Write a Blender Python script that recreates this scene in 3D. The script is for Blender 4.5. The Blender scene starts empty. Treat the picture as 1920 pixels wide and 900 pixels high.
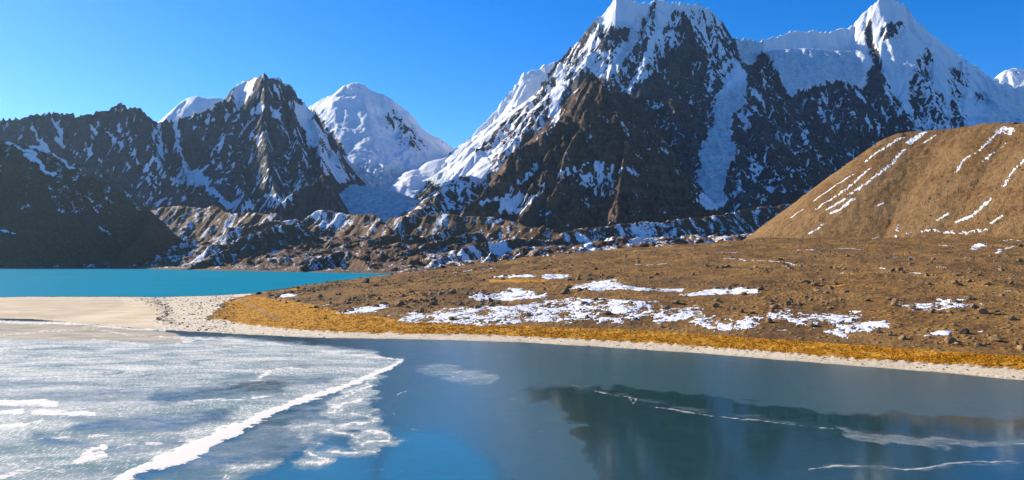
import bpy, math, random, time
import numpy as np

T0 = time.time()
C = bpy.context.scene.collection
SC = bpy.context.scene

# ------------------------------------------------------------------ camera
F, CX, HY, CH = 1500.0, 960.0, 485.0, 25.0      # focal length in photo pixels, horizon row, eye height in metres
cam = bpy.data.cameras.new('camera'); camo = bpy.data.objects.new('camera', cam); C.objects.link(camo)
cam.sensor_width = 36.0; cam.lens = F/1920*36.0
cam.shift_y = (HY-450)/1920.0
cam.clip_start = 0.5; cam.clip_end = 60000
camo.location = (0, 0, CH); camo.rotation_euler = (math.radians(90), 0, 0)
SC.camera = camo
# ------------------------------------------------------------------ sky, sun, exposure
SUN_AZ = math.radians(-57)      # from the view direction (+Y) towards the left
SUN_EL = math.radians(25.5)
sdir = np.array([math.sin(SUN_AZ)*math.cos(SUN_EL), math.cos(SUN_AZ)*math.cos(SUN_EL), math.sin(SUN_EL)])
world = bpy.data.worlds.new('World'); SC.world = world; world.use_nodes = True
wn = world.node_tree.nodes; wl = world.node_tree.links; wn.clear()
sky = wn.new('ShaderNodeTexSky'); sky.sky_type = 'NISHITA'; sky.sun_disc = False
sky.sun_elevation = SUN_EL; sky.sun_rotation = SUN_AZ
sky.altitude = 3500; sky.air_density = 1.0; sky.dust_density = 1.7; sky.ozone_density = 3.5
hs = wn.new('ShaderNodeHueSaturation'); hs.inputs['Saturation'].default_value = 1.36; hs.inputs['Hue'].default_value = 0.508
bg = wn.new('ShaderNodeBackground'); bg.inputs['Strength'].default_value = 0.125
wo = wn.new('ShaderNodeOutputWorld')
wl.new(sky.outputs[0], hs.inputs['Color']); wl.new(hs.outputs[0], bg.inputs['Color']); wl.new(bg.outputs[0], wo.inputs['Surface'])
sl = bpy.data.lights.new('sun', 'SUN'); sl.energy = 5.0; sl.angle = math.radians(0.5); sl.color = (1.0, 0.89, 0.71)
so = bpy.data.objects.new('sun', sl); C.objects.link(so)
from mathutils import Vector
so.rotation_euler = Vector(sdir.tolist()).to_track_quat('Z', 'Y').to_euler()
SC.view_settings.view_transform = 'Standard'; SC.view_settings.look = 'None'
SC.view_settings.exposure = 0.76; SC.view_settings.gamma = 1.0
SC.cycles.max_bounces = 6; SC.cycles.diffuse_bounces = 2; SC.cycles.glossy_bounces = 3; SC.cycles.transmission_bounces = 2
SC.cycles.volume_bounces = 0; SC.cycles.caustics_reflective = False; SC.cycles.caustics_refractive = False

# ------------------------------------------------------------------ helpers
def W(px, py, Y): return ((px-CX)/F*Y, Y, CH+(HY-py)*Y/F)
_r = np.random.RandomState(7)
PERM = _r.permutation(256).astype(np.int32); PERM = np.concatenate([PERM, PERM, PERM])
ANG = _r.rand(256)*2*np.pi; GX = np.cos(ANG).astype(np.float32); GY = np.sin(ANG).astype(np.float32)
def perlin(x, y, seed=0):
    x = np.asarray(x, np.float32)+seed*17.31; y = np.asarray(y, np.float32)-seed*9.77
    xf = np.floor(x); yf = np.floor(y); xi = xf.astype(np.int32) & 255; yi = yf.astype(np.int32) & 255
    fx = x-xf; fy = y-yf
    u = fx*fx*fx*(fx*(fx*6-15)+10); v = fy*fy*fy*(fy*(fy*6-15)+10)
    a = PERM[xi]; b = PERM[xi+1]
    def g(h, dx, dy): return GX[h]*dx+GY[h]*dy
    n00 = g(PERM[a+yi], fx, fy); n10 = g(PERM[b+yi], fx-1, fy)
    n01 = g(PERM[a+yi+1], fx, fy-1); n11 = g(PERM[b+yi+1], fx-1, fy-1)
    t0 = n00+u*(n10-n00); t1 = n01+u*(n11-n01)
    return (t0+v*(t1-t0))*1.5
def fbm(x, y, octaves=5, seed=0, gain=0.5, lac=2.03):
    s = 0; a = 1.0; t = 0
    for k in range(octaves):
        s = s+a*perlin(x, y, seed+k*3); t += a; a *= gain; x = x*lac; y = y*lac
    return s/t
def ridged(x, y, octaves=5, seed=0, gain=0.5):
    s = 0; a = 1.0; t = 0
    for k in range(octaves):
        s = s+a*(1-np.abs(perlin(x, y, seed+k*3))*2); t += a; a *= gain; x = x*2.07; y = y*2.07
    return s/t
def sst(a, b, x):
    t = np.clip((x-a)/(b-a), 0, 1); return t*t*(3-2*t)
def segdist(x, y, x0, y0, x1, y1):
    dx, dy = x1-x0, y1-y0; L = dx*dx+dy*dy+1e-9
    t = np.clip(((x-x0)*dx+(y-y0)*dy)/L, 0, 1)
    return np.hypot(x-x0-t*dx, y-y0-t*dy), t
def polysdf(x, y, P):
    d = np.full(x.shape, 1e9, np.float32); ins = np.zeros(x.shape, bool); n = len(P)
    for i in range(n):
        x0, y0 = P[i]; x1, y1 = P[(i+1) % n]
        dd, _ = segdist(x, y, x0, y0, x1, y1); d = np.minimum(d, dd)
        if y0 != y1:
            c = ((y0 > y) != (y1 > y)) & (x < (x1-x0)*(y-y0)/(y1-y0)+x0); ins ^= c
    return np.where(ins, d, -d)
def linesdf(x, y, P, w0, w1=None):
    """positive inside a stroke whose half width goes from w0 to w1"""
    w1 = w0 if w1 is None else w1; n = len(P)-1; best = np.full(x.shape, -1e9, np.float32)
    for i in range(n):
        dd, t = segdist(x, y, P[i][0], P[i][1], P[i+1][0], P[i+1][1])
        best = np.maximum(best, w0+(w1-w0)*(i+t)/n-dd)
    return best
class Paint:                       # a survey map of what covers the slopes (snow, ice, grass), looked up by bearing and height
    X0, Y0, X1, Y1, S = -260, -140, 2200, 980, 2.0
    def __init__(s, v=0.0):
        s.w = int((s.X1-s.X0)/s.S); s.h = int((s.Y1-s.Y0)/s.S); s.a = np.full((s.h, s.w), v, np.float32)
    def _win(s, P, m):
        xs = [p[0] for p in P]; ys = [p[1] for p in P]
        i0 = max(0, int((min(xs)-m-s.X0)/s.S)); i1 = min(s.w, int((max(xs)+m-s.X0)/s.S)+2)
        j0 = max(0, int((min(ys)-m-s.Y0)/s.S)); j1 = min(s.h, int((max(ys)+m-s.Y0)/s.S)+2)
        gx, gy = np.meshgrid(s.X0+np.arange(i0, i1)*s.S, s.Y0+np.arange(j0, j1)*s.S)
        return slice(j0, j1), slice(i0, i1), gx.astype(np.float32), gy.astype(np.float32)
    def _mix(s, J, I, d, v, soft):
        k = sst(-soft, soft, d); s.a[J, I] = s.a[J, I]*(1-k)+v*k
    def poly(s, P, v, soft=4): J, I, x, y = s._win(P, soft+2); s._mix(J, I, polysdf(x, y, P), v, soft); return s
    def line(s, P, w, v, soft=2, w1=None): J, I, x, y = s._win(P, max(w, w1 or w)+soft+2); s._mix(J, I, linesdf(x, y, P, w*.5, (w1 or w)*.5), v, soft); return s
    def get(s, px, py):
        u = np.clip((px-s.X0)/s.S, 0, s.w-1.001); v = np.clip((py-s.Y0)/s.S, 0, s.h-1.001)
        i = u.astype(np.int32); j = v.astype(np.int32); fu = u-i; fv = v-j; a = s.a
        return (a[j, i]*(1-fu)+a[j, i+1]*fu)*(1-fv)+(a[j+1, i]*(1-fu)+a[j+1, i+1]*fu)*fv
class MaskPaint(Paint):            # the same with a weight, so that places nobody painted keep the default of their mountain
    def __init__(s): Paint.__init__(s, 0.0); s.q = np.zeros_like(s.a)
    def _mix(s, J, I, d, v, soft):
        k = sst(-soft, soft, d); w0 = s.q[J, I]*(1-k); w1 = w0+k
        s.a[J, I] = np.where(w1 > 1e-4, (s.a[J, I]*w0+v*k)/np.maximum(w1, 1e-4), s.a[J, I]); s.q[J, I] = w1
    def over(s, px, py, default):
        a = s.get(px, py); t = s.a; s.a = s.q; w = s.get(px, py); s.a = t
        t = s.a; s.a = s.a*s.q; aw = s.get(px, py); s.a = t
        return default*(1-w)+aw
def px_of(X, Y, Z): return CX+F*X/Y, HY-F*(Z-CH)/Y

def make_mesh(name, V, quads, attrs=None, mat=None, smooth=True, tris=None):
    me = bpy.data.meshes.new(name)
    n = len(V); me.vertices.add(n); me.vertices.foreach_set('co', np.ascontiguousarray(V, np.float32).ravel())
    fs = quads if tris is None else tris; k = fs.shape[1]
    me.loops.add(fs.size); me.loops.foreach_set('vertex_index', np.ascontiguousarray(fs, np.int32).ravel())
    me.polygons.add(len(fs)); me.polygons.foreach_set('loop_start', np.arange(0, fs.size, k, dtype=np.int32))
    me.polygons.foreach_set('loop_total', np.full(len(fs), k, np.int32))
    me.polygons.foreach_set('use_smooth', np.full(len(fs), smooth, bool))
    for a, v in (attrs or {}).items():
        at = me.attributes.new(a, 'FLOAT', 'POINT'); at.data.foreach_set('value', np.ascontiguousarray(v, np.float32).ravel())
    me.update(calc_edges=True)
    if mat: me.materials.append(mat)
    return me
def link(name, me, parent=None, **props):
    o = bpy.data.objects.new(name, me); C.objects.link(o)
    if parent: o.parent = parent
    for k, v in props.items(): o[k] = v
    return o
def grid_quads(nr, nc, keep=None):
    idx = np.arange(nr*nc, dtype=np.int32).reshape(nr, nc)
    q = np.stack([idx[:-1, :-1], idx[:-1, 1:], idx[1:, 1:], idx[1:, :-1]], -1).reshape(-1, 4)
    return q if keep is None else q[keep.ravel()]
def compact(V, quads, attrs):
    used = np.zeros(len(V), bool); used[quads.ravel()] = True
    m = np.cumsum(used)-1
    return V[used], m[quads].astype(np.int32), {a: v[used] for a, v in attrs.items()}

# ------------------------------------------------------------------ node helpers
class NT:
    def __init__(s, name):
        s.m = bpy.data.materials.new(name); s.m.use_nodes = True; s.t = s.m.node_tree; s.t.nodes.clear()
        s.out = s.t.nodes.new('ShaderNodeOutputMaterial'); s.b = s.t.nodes.new('ShaderNodeBsdfPrincipled')
        s.t.links.new(s.b.outputs[0], s.out.inputs[0]); s.co = s.t.nodes.new('ShaderNodeTexCoord').outputs['Object']
    def _in(s, sock, v):
        if v is None: return
        if hasattr(v, 'is_linked') or isinstance(v, bpy.types.NodeSocket): s.t.links.new(v, sock)
        else: sock.default_value = v
    def attr(s, n): a = s.t.nodes.new('ShaderNodeAttribute'); a.attribute_name = n; return a.outputs['Fac']
    def map(s, scale=(1, 1, 1), rot=(0, 0, 0), loc=(0, 0, 0)):
        a = s.t.nodes.new('ShaderNodeMapping'); s._in(a.inputs[0], s.co)
        a.inputs['Location'].default_value = loc; a.inputs['Rotation'].default_value = rot; a.inputs['Scale'].default_value = scale
        return a.outputs[0]
    def noise(s, v, scale, detail=4, rough=0.55, dist=0.0):
        a = s.t.nodes.new('ShaderNodeTexNoise'); s._in(a.inputs['Vector'], v); a.inputs['Scale'].default_value = scale
        a.inputs['Detail'].default_value = detail; a.inputs['Roughness'].default_value = rough; a.inputs['Distortion'].default_value = dist
        return a.outputs['Fac']
    def vor(s, v, scale, feature='F1', rnd=1.0):
        a = s.t.nodes.new('ShaderNodeTexVoronoi'); a.feature = feature; s._in(a.inputs['Vector'], v); a.inputs['Scale'].default_value = scale
        return a.outputs['Distance']
    def math(s, op, a, b=None, c=None, clamp=False):
        n = s.t.nodes.new('ShaderNodeMath'); n.operation = op; n.use_clamp = clamp
        s._in(n.inputs[0], a); s._in(n.inputs[1], b)
        if c is not None: s._in(n.inputs[2], c)
        return n.outputs[0]
    def rng(s, v, a, b, c=0.0, d=1.0, smooth=False):
        n = s.t.nodes.new('ShaderNodeMapRange'); s._in(n.inputs[0], v)
        if smooth: n.interpolation_type = 'SMOOTHSTEP'
        n.inputs[1].default_value = a; n.inputs[2].default_value = b; n.inputs[3].default_value = c; n.inputs[4].default_value = d
        return n.outputs[0]
    def mix(s, f, a, b, blend='MIX'):
        n = s.t.nodes.new('ShaderNodeMix'); n.data_type = 'RGBA'; n.blend_type = blend
        s._in(n.inputs[0], f)
        for sock, v in ((n.inputs[6], a), (n.inputs[7], b)):
            if isinstance(v, tuple) and len(v) == 3: v = v+(1,)
            s._in(sock, v)
        return n.outputs[2]
    def bump(s, h, strength, dist, normal=None):
        n = s.t.nodes.new('ShaderNodeBump'); s._in(n.inputs['Height'], h); n.inputs['Strength'].default_value = strength
        n.inputs['Distance'].default_value = dist; s._in(n.inputs['Normal'], normal); return n.outputs[0]
    def nz(s):
        g = s.t.nodes.new('ShaderNodeNewGeometry'); x = s.t.nodes.new('ShaderNodeSeparateXYZ'); s._in(x.inputs[0], g.outputs['Normal']); return x.outputs[2]
    def set(s, name, v): s._in(s.b.inputs[name], v if not (isinstance(v, tuple) and len(v) == 3) else v+(1,))

# ------------------------------------------------------------------ materials
def mountain_material():
    n = NT('rock_and_snow')
    cov, warm, ice = n.attr('cov'), n.attr('warm'), n.attr('ice')
    steep = n.map((1, 1, 0.38))
    big = n.noise(n.map((1, 1, 0.25)), 0.020, 7, 0.66, 0.5)
    fine = n.noise(n.map((1, 1, 0.5), loc=(31, 7, 3)), 0.075, 5, 0.7)
    nn = n.math('ADD', n.math('MULTIPLY', n.rng(big, 0.36, 0.64), 0.45), n.math('MULTIPLY', n.rng(fine, 0.34, 0.66), 0.55))
    nn = n.math('ADD', n.math('MULTIPLY', n.attr('gn'), 0.62), n.math('MULTIPLY', nn, 0.38)); nn = n.rng(nn, 0.15, 0.85)
    flat = n.math('MULTIPLY', n.math('SUBTRACT', n.nz(), 0.62), 0.35)
    e = n.math('SUBTRACT', n.math('ADD', cov, flat), nn)
    snow = n.rng(e, -0.035, 0.06, smooth=True)
    full = n.rng(cov, 0.9, 0.99); snow = n.math('MAXIMUM', snow, full)
    # rock
    r1 = n.noise(n.map((1, 1, 1)), 0.006, 6, 0.6); r2 = n.noise(n.map((1, 1, 0.35), rot=(0.3, 0.2, 0)), 0.05, 7, 0.7)
    strata = n.noise(n.map((0.25, 0.25, 3.0), rot=(0.25, -0.3, 0)), 0.02, 4, 0.6)
    r2 = n.math('ADD', n.math('MULTIPLY', r2, .6), n.math('MULTIPLY', n.noise(n.map((1, 1, 0.3), loc=(7, 7, 1)), 0.014, 5, 0.65, .6), .4))
    cool = n.mix(n.rng(r2, 0.40, 0.60), (0.026, 0.030, 0.040), (0.115, 0.112, 0.118))  # blue of the shade partly put into the rock colour
    wrm = n.mix(n.rng(r2, 0.40, 0.62), (0.024, 0.015, 0.011), (0.240, 0.130, 0.062))
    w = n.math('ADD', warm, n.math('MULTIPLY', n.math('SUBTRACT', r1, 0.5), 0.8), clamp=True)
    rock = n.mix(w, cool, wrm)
    rock = n.mix(n.rng(strata, 0.42, 0.6, 0, 0.45), rock, (0.024, 0.019, 0.017))
    # snow and glacier ice
    sn = n.mix(n.rng(n.noise(n.map((1, 1, 0.6)), 0.01, 5, 0.6), 0.3, 0.7), (0.80, 0.83, 0.87), (0.90, 0.90, 0.90))
    icec = n.mix(n.rng(n.noise(n.map((1, 1, 1.8), loc=(5, 5, 5)), 0.045, 7, 0.75), 0.38, 0.60), (0.24, 0.45, 0.55), (0.78, 0.86, 0.88))
    sn = n.mix(ice, sn, icec)
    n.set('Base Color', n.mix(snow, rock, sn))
    n.set('Roughness', n.rng(snow, 0, 1, 0.85, 0.6)); n.b.inputs['Specular IOR Level'].default_value = 0.25
    hb = n.math('MULTIPLY', n.noise(n.map((1, 1, 0.5), loc=(3, 1, 9)), 0.035, 8, 0.72), n.rng(snow, 0, 1, 1.0, 0.42))
    hi = n.math('MULTIPLY', n.noise(n.map((1, 1, 2.2)), 0.05, 5, 0.7), n.math('MULTIPLY', ice, 0.8))
    n.set('Normal', n.bump(n.math('ADD', hb, hi), 1.0, 22.0))
    return n.m
def moraine_material():
    n = NT('moraine_ground')
    cov, warm = n.attr('cov'), n.attr('warm')
    big = n.noise(n.map((1.5, 0.5, 1), rot=(0, 0, 0.62)), 0.042, 8, 0.68, 0.35)
    fine = n.noise(n.map((1, 1, 1), loc=(9, 2, 3)), 0.22, 5, 0.75)
    nn = n.math('ADD', n.math('MULTIPLY', n.rng(big, 0.36, 0.64), 0.4), n.math('MULTIPLY', n.rng(fine, 0.34, 0.66), 0.6))
    nn = n.math('ADD', n.math('MULTIPLY', n.attr('gn'), 0.4), n.math('MULTIPLY', nn, 0.6))
    e = n.math('SUBTRACT', cov, n.rng(nn, 0.15, 0.85))
    snow = n.rng(e, -0.02, 0.05, smooth=True)
    r1 = n.noise(n.co, 0.012, 6, 0.65); r2 = n.noise(n.co, 0.11, 6, 0.75)
    g = n.mix(n.rng(r2, 0.32, 0.68), (0.060, 0.033, 0.018), (0.210, 0.112, 0.050))
    g = n.mix(n.rng(r1, 0.5, 0.68, 0, 0.5), g, (0.20, 0.115, 0.045))
    dk = n.mix(n.rng(r2, 0.32, 0.68), (0.060, 0.031, 0.016), (0.140, 0.078, 0.040))
    g = n.mix(warm, dk, g)
    n.set('Base Color', n.mix(snow, g, (0.86, 0.87, 0.88))); n.set('Roughness', 0.85)
    n.b.inputs['Specular IOR Level'].default_value = 0.2
    n.set('Normal', n.bump(n.noise(n.co, 0.12, 7, 0.72), 0.9, 4.0))
    return n.m
def land_material():
    n = NT('brown_stony_ground')
    grass, sand, hill, dark = n.attr('grass'), n.attr('sand'), n.attr('hill'), n.attr('dark')
    a = n.noise(n.co, 0.035, 6, 0.6); b = n.noise(n.co, 0.9, 5, 0.75); c = n.noise(n.co, 0.22, 5, 0.65)
    soil = n.mix(n.rng(c, 0.35, 0.65), (0.145, 0.070, 0.020), (0.350, 0.183, 0.048))
    soil = n.mix(n.rng(a, 0.48, 0.62, 0, 0.65), soil, (0.40, 0.22, 0.060))
    soil = n.mix(n.rng(b, 0.50, 0.62, 0, 0.6), soil, (0.075, 0.044, 0.024))
    soil = n.mix(n.math('MULTIPLY', dark, 0.45), soil, (0.085, 0.052, 0.030))
    vd = n.vor(n.map((1, 1, 1)), 0.42); vs = n.rng(vd, 0.16, 0.40, 1, 0); vsel = n.math('MULTIPLY', vs, n.rng(n.noise(n.co, 0.07, 3, .6), .42, .55))
    soil = n.mix(n.math('MULTIPLY', vsel, .55), soil, (0.40, 0.25, 0.090))
    h1 = n.noise(n.map((1, 1, 1)), 0.16, 8, 0.78); h2 = n.noise(n.co, 0.02, 4, 0.5)
    hc = n.mix(n.rng(h1, 0.36, 0.64), (0.115, 0.058, 0.021), (0.290, 0.162, 0.060))
    hc = n.mix(n.rng(h2, 0.4, 0.62, 0, 0.35), hc, (0.36, 0.23, 0.10))
    soil = n.mix(hill, soil, hc)
    gn = n.noise(n.map((1, 1, 1), loc=(4, 4, 4)), 0.55, 5, 0.7); g2 = n.noise(n.map((0.35, 1, 1)), 0.16, 4, 0.6)
    gc = n.mix(n.rng(gn, 0.34, 0.62), (0.34, 0.145, 0.010), (0.68, 0.315, 0.018))
    gc = n.mix(n.rng(g2, 0.5, 0.64, 0, 0.6), gc, (0.68, 0.35, 0.030))
    gm = n.rng(n.math('SUBTRACT', n.math('ADD', grass, n.math('MULTIPLY', n.math('SUBTRACT', c, 0.5), 0.9)), 0.5), -0.06, 0.06)
    col = n.mix(gm, soil, gc)
    sn1 = n.noise(n.co, 0.06, 4, 0.5); sn2 = n.noise(n.co, 1.1, 4, 0.7)
    pebble = n.attr('pebble')
    sc = n.mix(n.rng(sn1, 0.38, 0.62), (0.60, 0.47, 0.30), (0.74, 0.60, 0.40))
    pc = n.mix(n.rng(sn2, 0.36, 0.52), (0.34, 0.26, 0.18), (0.80, 0.68, 0.50))
    sc = n.mix(n.math('MULTIPLY', n.attr('tone'), 0.55), sc, (0.38, 0.29, 0.19))
    sc = n.mix(pebble, sc, pc)
    sc = n.mix(n.attr('wet_dark'), sc, (0.10, 0.08, 0.065))
    sm = n.rng(n.math('ADD', sand, n.math('MULTIPLY', n.math('SUBTRACT', sn1, 0.5), 0.25)), 0.46, 0.54)
    col = n.mix(sm, col, sc)
    col = n.mix(n.attr('path'), col, (0.36, 0.27, 0.18))
    n.set('Base Color', col); n.set('Roughness', 0.9); n.b.inputs['Specular IOR Level'].default_value = 0.15
    hgt = n.math('ADD', n.math('ADD', n.math('MULTIPLY', b, 0.5), c), n.math('MULTIPLY', vsel, .7))
    bs = n.t.nodes.new('ShaderNodeBump'); n._in(bs.inputs['Height'], hgt); bs.inputs['Distance'].default_value = 1.8
    n._in(bs.inputs['Strength'], n.math('SUBTRACT', 0.9, n.math('MULTIPLY', sm, 0.8)))
    n.set('Normal', bs.outputs[0])
    return n.m
def snow_material():
    n = NT('patch_snow')
    n.set('Base Color', n.mix(n.rng(n.noise(n.co, 0.8, 4, 0.6), 0.3, 0.7), (0.80, 0.81, 0.83), (0.90, 0.90, 0.89)))
    n.set('Roughness', 0.7); n.b.inputs['Specular IOR Level'].default_value = 0.2
    n.set('Normal', n.bump(n.noise(n.co, 1.2, 5, 0.65), 0.6, 0.4)); return n.m
def stone_material(name, c0, c1):
    n = NT(name)
    oi = n.t.nodes.new('ShaderNodeObjectInfo')
    c = n.mix(n.rng(n.noise(n.co, 2.2, 5, 0.7), 0.32, 0.68), c0, c1)
    c = n.mix(n.rng(oi.outputs['Random'], 0, 1, 0, 0.45), c, (0.30, 0.18, 0.085))
    n.set('Base Color', c); n.set('Roughness', 0.85); n.b.inputs['Specular IOR Level'].default_value = 0.25
    n.set('Normal', n.bump(n.noise(n.co, 5, 5, 0.7), 0.7, 0.15)); return n.m
def turquoise_material():
    n = NT('turquoise_water')
    w = n.noise(n.map((0.25, 1, 1)), 0.02, 4, 0.6)
    n.set('Base Color', n.mix(n.rng(w, 0.35, 0.65), (0.000, 0.215, 0.315), (0.000, 0.250, 0.355)))
    n.set('Roughness', 0.45); n.b.inputs['Specular IOR Level'].default_value = 0.04; n.b.inputs['IOR'].default_value = 1.33
    n.set('Normal', n.bump(n.noise(n.map((0.4, 1, 1)), 0.8, 4, 0.6), 0.5, 0.3)); return n.m
def ice_material():
    n = NT('lake_ice')
    frost, white, tan, line, blue = n.attr('frost'), n.attr('white'), n.attr('tan'), n.attr('line'), n.attr('blue')
    st = n.map((0.55, 1, 1), rot=(0, 0, 0.12))
    s1 = n.noise(st, 0.10, 9, 0.70, 0.8); s2 = n.noise(n.map((0.7, 1, 1), rot=(0, 0, -0.2), loc=(50, 3, 0)), 0.40, 6, 0.75, 0.5)
    glint = n.noise(n.map((1, .17, 1)), 3.6, 2, 0.8)
    fr = n.math('ADD', n.math('MULTIPLY', n.rng(s1, 0.3, 0.7), 0.6), n.math('MULTIPLY', n.rng(s2, 0.3, 0.7), 0.4))
    # frost cover over dark clear ice
    fm = n.rng(n.math('SUBTRACT', frost, n.math('MULTIPLY', fr, 0.8)), -0.22, 0.42)
    deep = n.mix(blue, (0.018, 0.052, 0.048), (0.010, 0.165, 0.26))  # blue sky reflection painted into the base colour
    deep = n.mix(n.rng(n.attr('rough'), .10, .17, 0, .85), deep, (0.056, 0.115, 0.112))
    deep = n.mix(n.rng(s2, 0.45, 0.7, 0, 0.35), deep, (0.030, 0.10, 0.105))
    fc = n.mix(n.rng(s1, 0.36, 0.66), (0.17, 0.265, 0.275), (0.62, 0.62, 0.55))
    fc = n.mix(n.math('MULTIPLY', n.rng(n.math('ADD', glint, n.math('MULTIPLY', n.math('SUBTRACT', s1, .5), .5)), 0.53, 0.58), n.rng(frost, 0.25, 0.8, 0, 0.95)), fc, (0.95, 0.90, 0.78))  # sun glints painted into the frost colour as near-white speckle
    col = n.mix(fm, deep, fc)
    tn = n.mix(n.rng(s1, 0.35, 0.65), (0.34, 0.29, 0.21), (0.62, 0.52, 0.38))
    tm = n.rng(n.math('ADD', tan, n.math('MULTIPLY', n.math('SUBTRACT', s1, 0.5), 0.5)), 0.35, 0.65)
    col = n.mix(n.math('MULTIPLY', tm, 0.9), col, tn)
    s3 = n.noise(n.map((0.5, 1, 1), loc=(9, 1, 0)), 0.9, 6, 0.72, 0.4)
    wm = n.rng(n.math('ADD', white, n.math('ADD', n.math('MULTIPLY', n.math('SUBTRACT', fr, 0.5), 0.6), n.math('MULTIPLY', n.math('SUBTRACT', s3, 0.5), 1.7))), 0.42, 0.60, smooth=True)
    ln = n.rng(n.math('ADD', line, n.math('MULTIPLY', n.math('SUBTRACT', s2, 0.5), 0.7)), 0.5, 0.8, smooth=True)
    wm = n.math('MAXIMUM', wm, n.math('MULTIPLY', ln, n.rng(s3, .35, .65, .2, .75)))
    f1 = n.noise(n.map((0.6, 1, 1), rot=(0, 0, .25)), 0.13, 7, 0.62, 1.6); f2 = n.noise(n.map((0.6, 1, 1), rot=(0, 0, -.3), loc=(80, 20, 0)), 0.30, 6, 0.62, 1.2)
    fil = n.math('MAXIMUM', n.rng(n.math('ABSOLUTE', n.math('SUBTRACT', f1, 0.5)), 0.0, 0.016, 1, 0), n.rng(n.math('ABSOLUTE', n.math('SUBTRACT', f2, 0.5)), 0.0, 0.014, .7, 0))
    fil = n.math('MULTIPLY', fil, n.math('MULTIPLY', n.rng(frost, 0.15, 0.7, 0, .6), n.rng(s1, .38, .6)))
    wm = n.math('MAXIMUM', wm, fil)
    col = n.mix(wm, col, (0.88, 0.82, 0.71))
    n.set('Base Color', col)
    rough = n.math('ADD', n.attr('rough'), n.math('MULTIPLY', n.rng(s2, 0.3, 0.7), 0.04))
    rough = n.math('MAXIMUM', rough, n.math('MAXIMUM', n.math('MAXIMUM', n.math('MULTIPLY', fm, 0.55), n.math('MULTIPLY', tm, 0.7)), n.math('MULTIPLY', wm, 0.8)))
    n.set('Roughness', rough); n.b.inputs['IOR'].default_value = 1.31
    n._in(n.b.inputs['Specular IOR Level'], n.math('SUBTRACT', 0.5, n.math('MULTIPLY', n.math('MAXIMUM', n.math('MAXIMUM', fm, tm), wm), 0.42)))
    hb = n.math('ADD', n.math('MULTIPLY', glint, n.math('MULTIPLY', fm, 0.5)), n.math('MULTIPLY', n.noise(n.map((0.4, 1, 1)), 1.3, 4, 0.7), 0.10))
    n.set('Normal', n.bump(hb, 0.35, 0.12))
    return n.m
M_MTN, M_MOR, M_LAND, M_SNOW = mountain_material(), moraine_material(), land_material(), snow_material()
M_TURQ, M_ICE = turquoise_material(), ice_material()
M_STONE = stone_material('boulder_rock', (0.080, 0.050, 0.028), (0.360, 0.235, 0.110))
M_DSTONE = stone_material('dark_stone', (0.030, 0.022, 0.018), (0.120, 0.080, 0.050))

# ================================================================== FAR TERRAIN
GS = 8.0; RX0, RX1, RY0, RY1 = -5000.0, 5000.0, 1230.0, 6800.0
rx = np.arange(RX0, RX1+1, GS, dtype=np.float32); ry = np.arange(RY0, RY1+1, GS, dtype=np.float32)
XX, YY = np.meshgrid(rx, ry)
wx = XX+fbm(XX/220, YY/220, 4, 11)*26; wy = YY+fbm(XX/220, YY/220, 4, 23)*26
NAMES = ['moraine', 'dark_hill', 'left_mountain', 'far_snow', 'snow_peak', 'butte', 'massif', 'brown_peak', 'right_peak', 'glacier', 'knoll']
G = {k: i for i, k in enumerate(NAMES)}
HG = np.full((len(NAMES),)+XX.shape, -50.0, np.float32)
def ridge(g, pts, s0, si, L, r=0.0, ex=2600.0):
    """a crest line given by (bearing px, height px, distance m); the ground falls away from it, steep first, gentler below"""
    P = [W(*p) for p in pts]; H = HG[G[g]]
    for a, b in zip(P[:-1], P[1:]):
        x0 = min(a[0], b[0])-ex; x1 = max(a[0], b[0])+ex; y0 = min(a[1], b[1])-ex; y1 = max(a[1], b[1])+ex
        i0 = max(0, int((x0-RX0)/GS)); i1 = max(0, int((x1-RX0)/GS)+1); j0 = max(0, int((y0-RY0)/GS)); j1 = max(0, int((y1-RY0)/GS)+1)
        x = wx[j0:j1, i0:i1]; y = wy[j0:j1, i0:i1]
        if x.size == 0: continue
        d, t = segdist(x, y, a[0], a[1], b[0], b[1])
        if r: d = np.sqrt(d*d+r*r)-r
        z = a[2]+(b[2]-a[2])*t-si*d-(s0-si)*L*(1-np.exp(-d/L))
        np.maximum(H[j0:j1, i0:i1], z, out=H[j0:j1, i0:i1])
# --- massif (centre right)
A = dict(s0=1.9, si=0.72, L=300)
ridge('massif', [(845,292,5100),(872,262,5150),(930,205,5200),(985,135,5250),(1040,112,5250),(1085,75,5250),(1125,25,5200),(1160,-14,5200),(1200,3,5200),(1240,-4,5200),(1290,5,5150),(1325,8,5150),(1345,40,5200),(1375,66,5250),(1420,74,5300)], **A)
ridge('massif', [(1290,5,5150),(1284,60,5000),(1270,90,4880),(1235,130,4700),(1195,180,4480),(1165,185,4300)], 1.7, .9, 250)
ridge('massif', [(1195,180,4480),(1230,260,4250),(1260,330,4050),(1300,400,3800)], 1.5, .8, 250)
ridge('massif', [(1335,20,5150),(1343,120,4880),(1325,200,4650),(1300,300,4350),(1285,370,4100)], 1.7, .8, 250)
ridge('massif', [(1420,90,5250),(1425,125,5080),(1405,190,4800),(1392,270,4550),(1385,330,4350),(1375,392,4100)], 1.7, .85, 250)
ridge('massif', [(1427,115,5080),(1450,150,4950),(1478,190,4780),(1500,240,4600),(1530,300,4350),(1550,340,4200)], 1.7, .85, 250)
ridge('massif', [(1478,205,4700),(1482,270,4350),(1450,310,4150),(1425,360,3950)], 1.5, .8, 250)
ridge('massif', [(1225,5,5150),(1205,70,4950),(1170,125,4750),(1140,165,4600)], 1.3, .8, 200)
ridge('massif', [(1125,30,5200),(1122,60,5050),(1085,130,4850),(1050,220,4600),(1010,262,4450)], 1.2, .8, 200)
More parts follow.
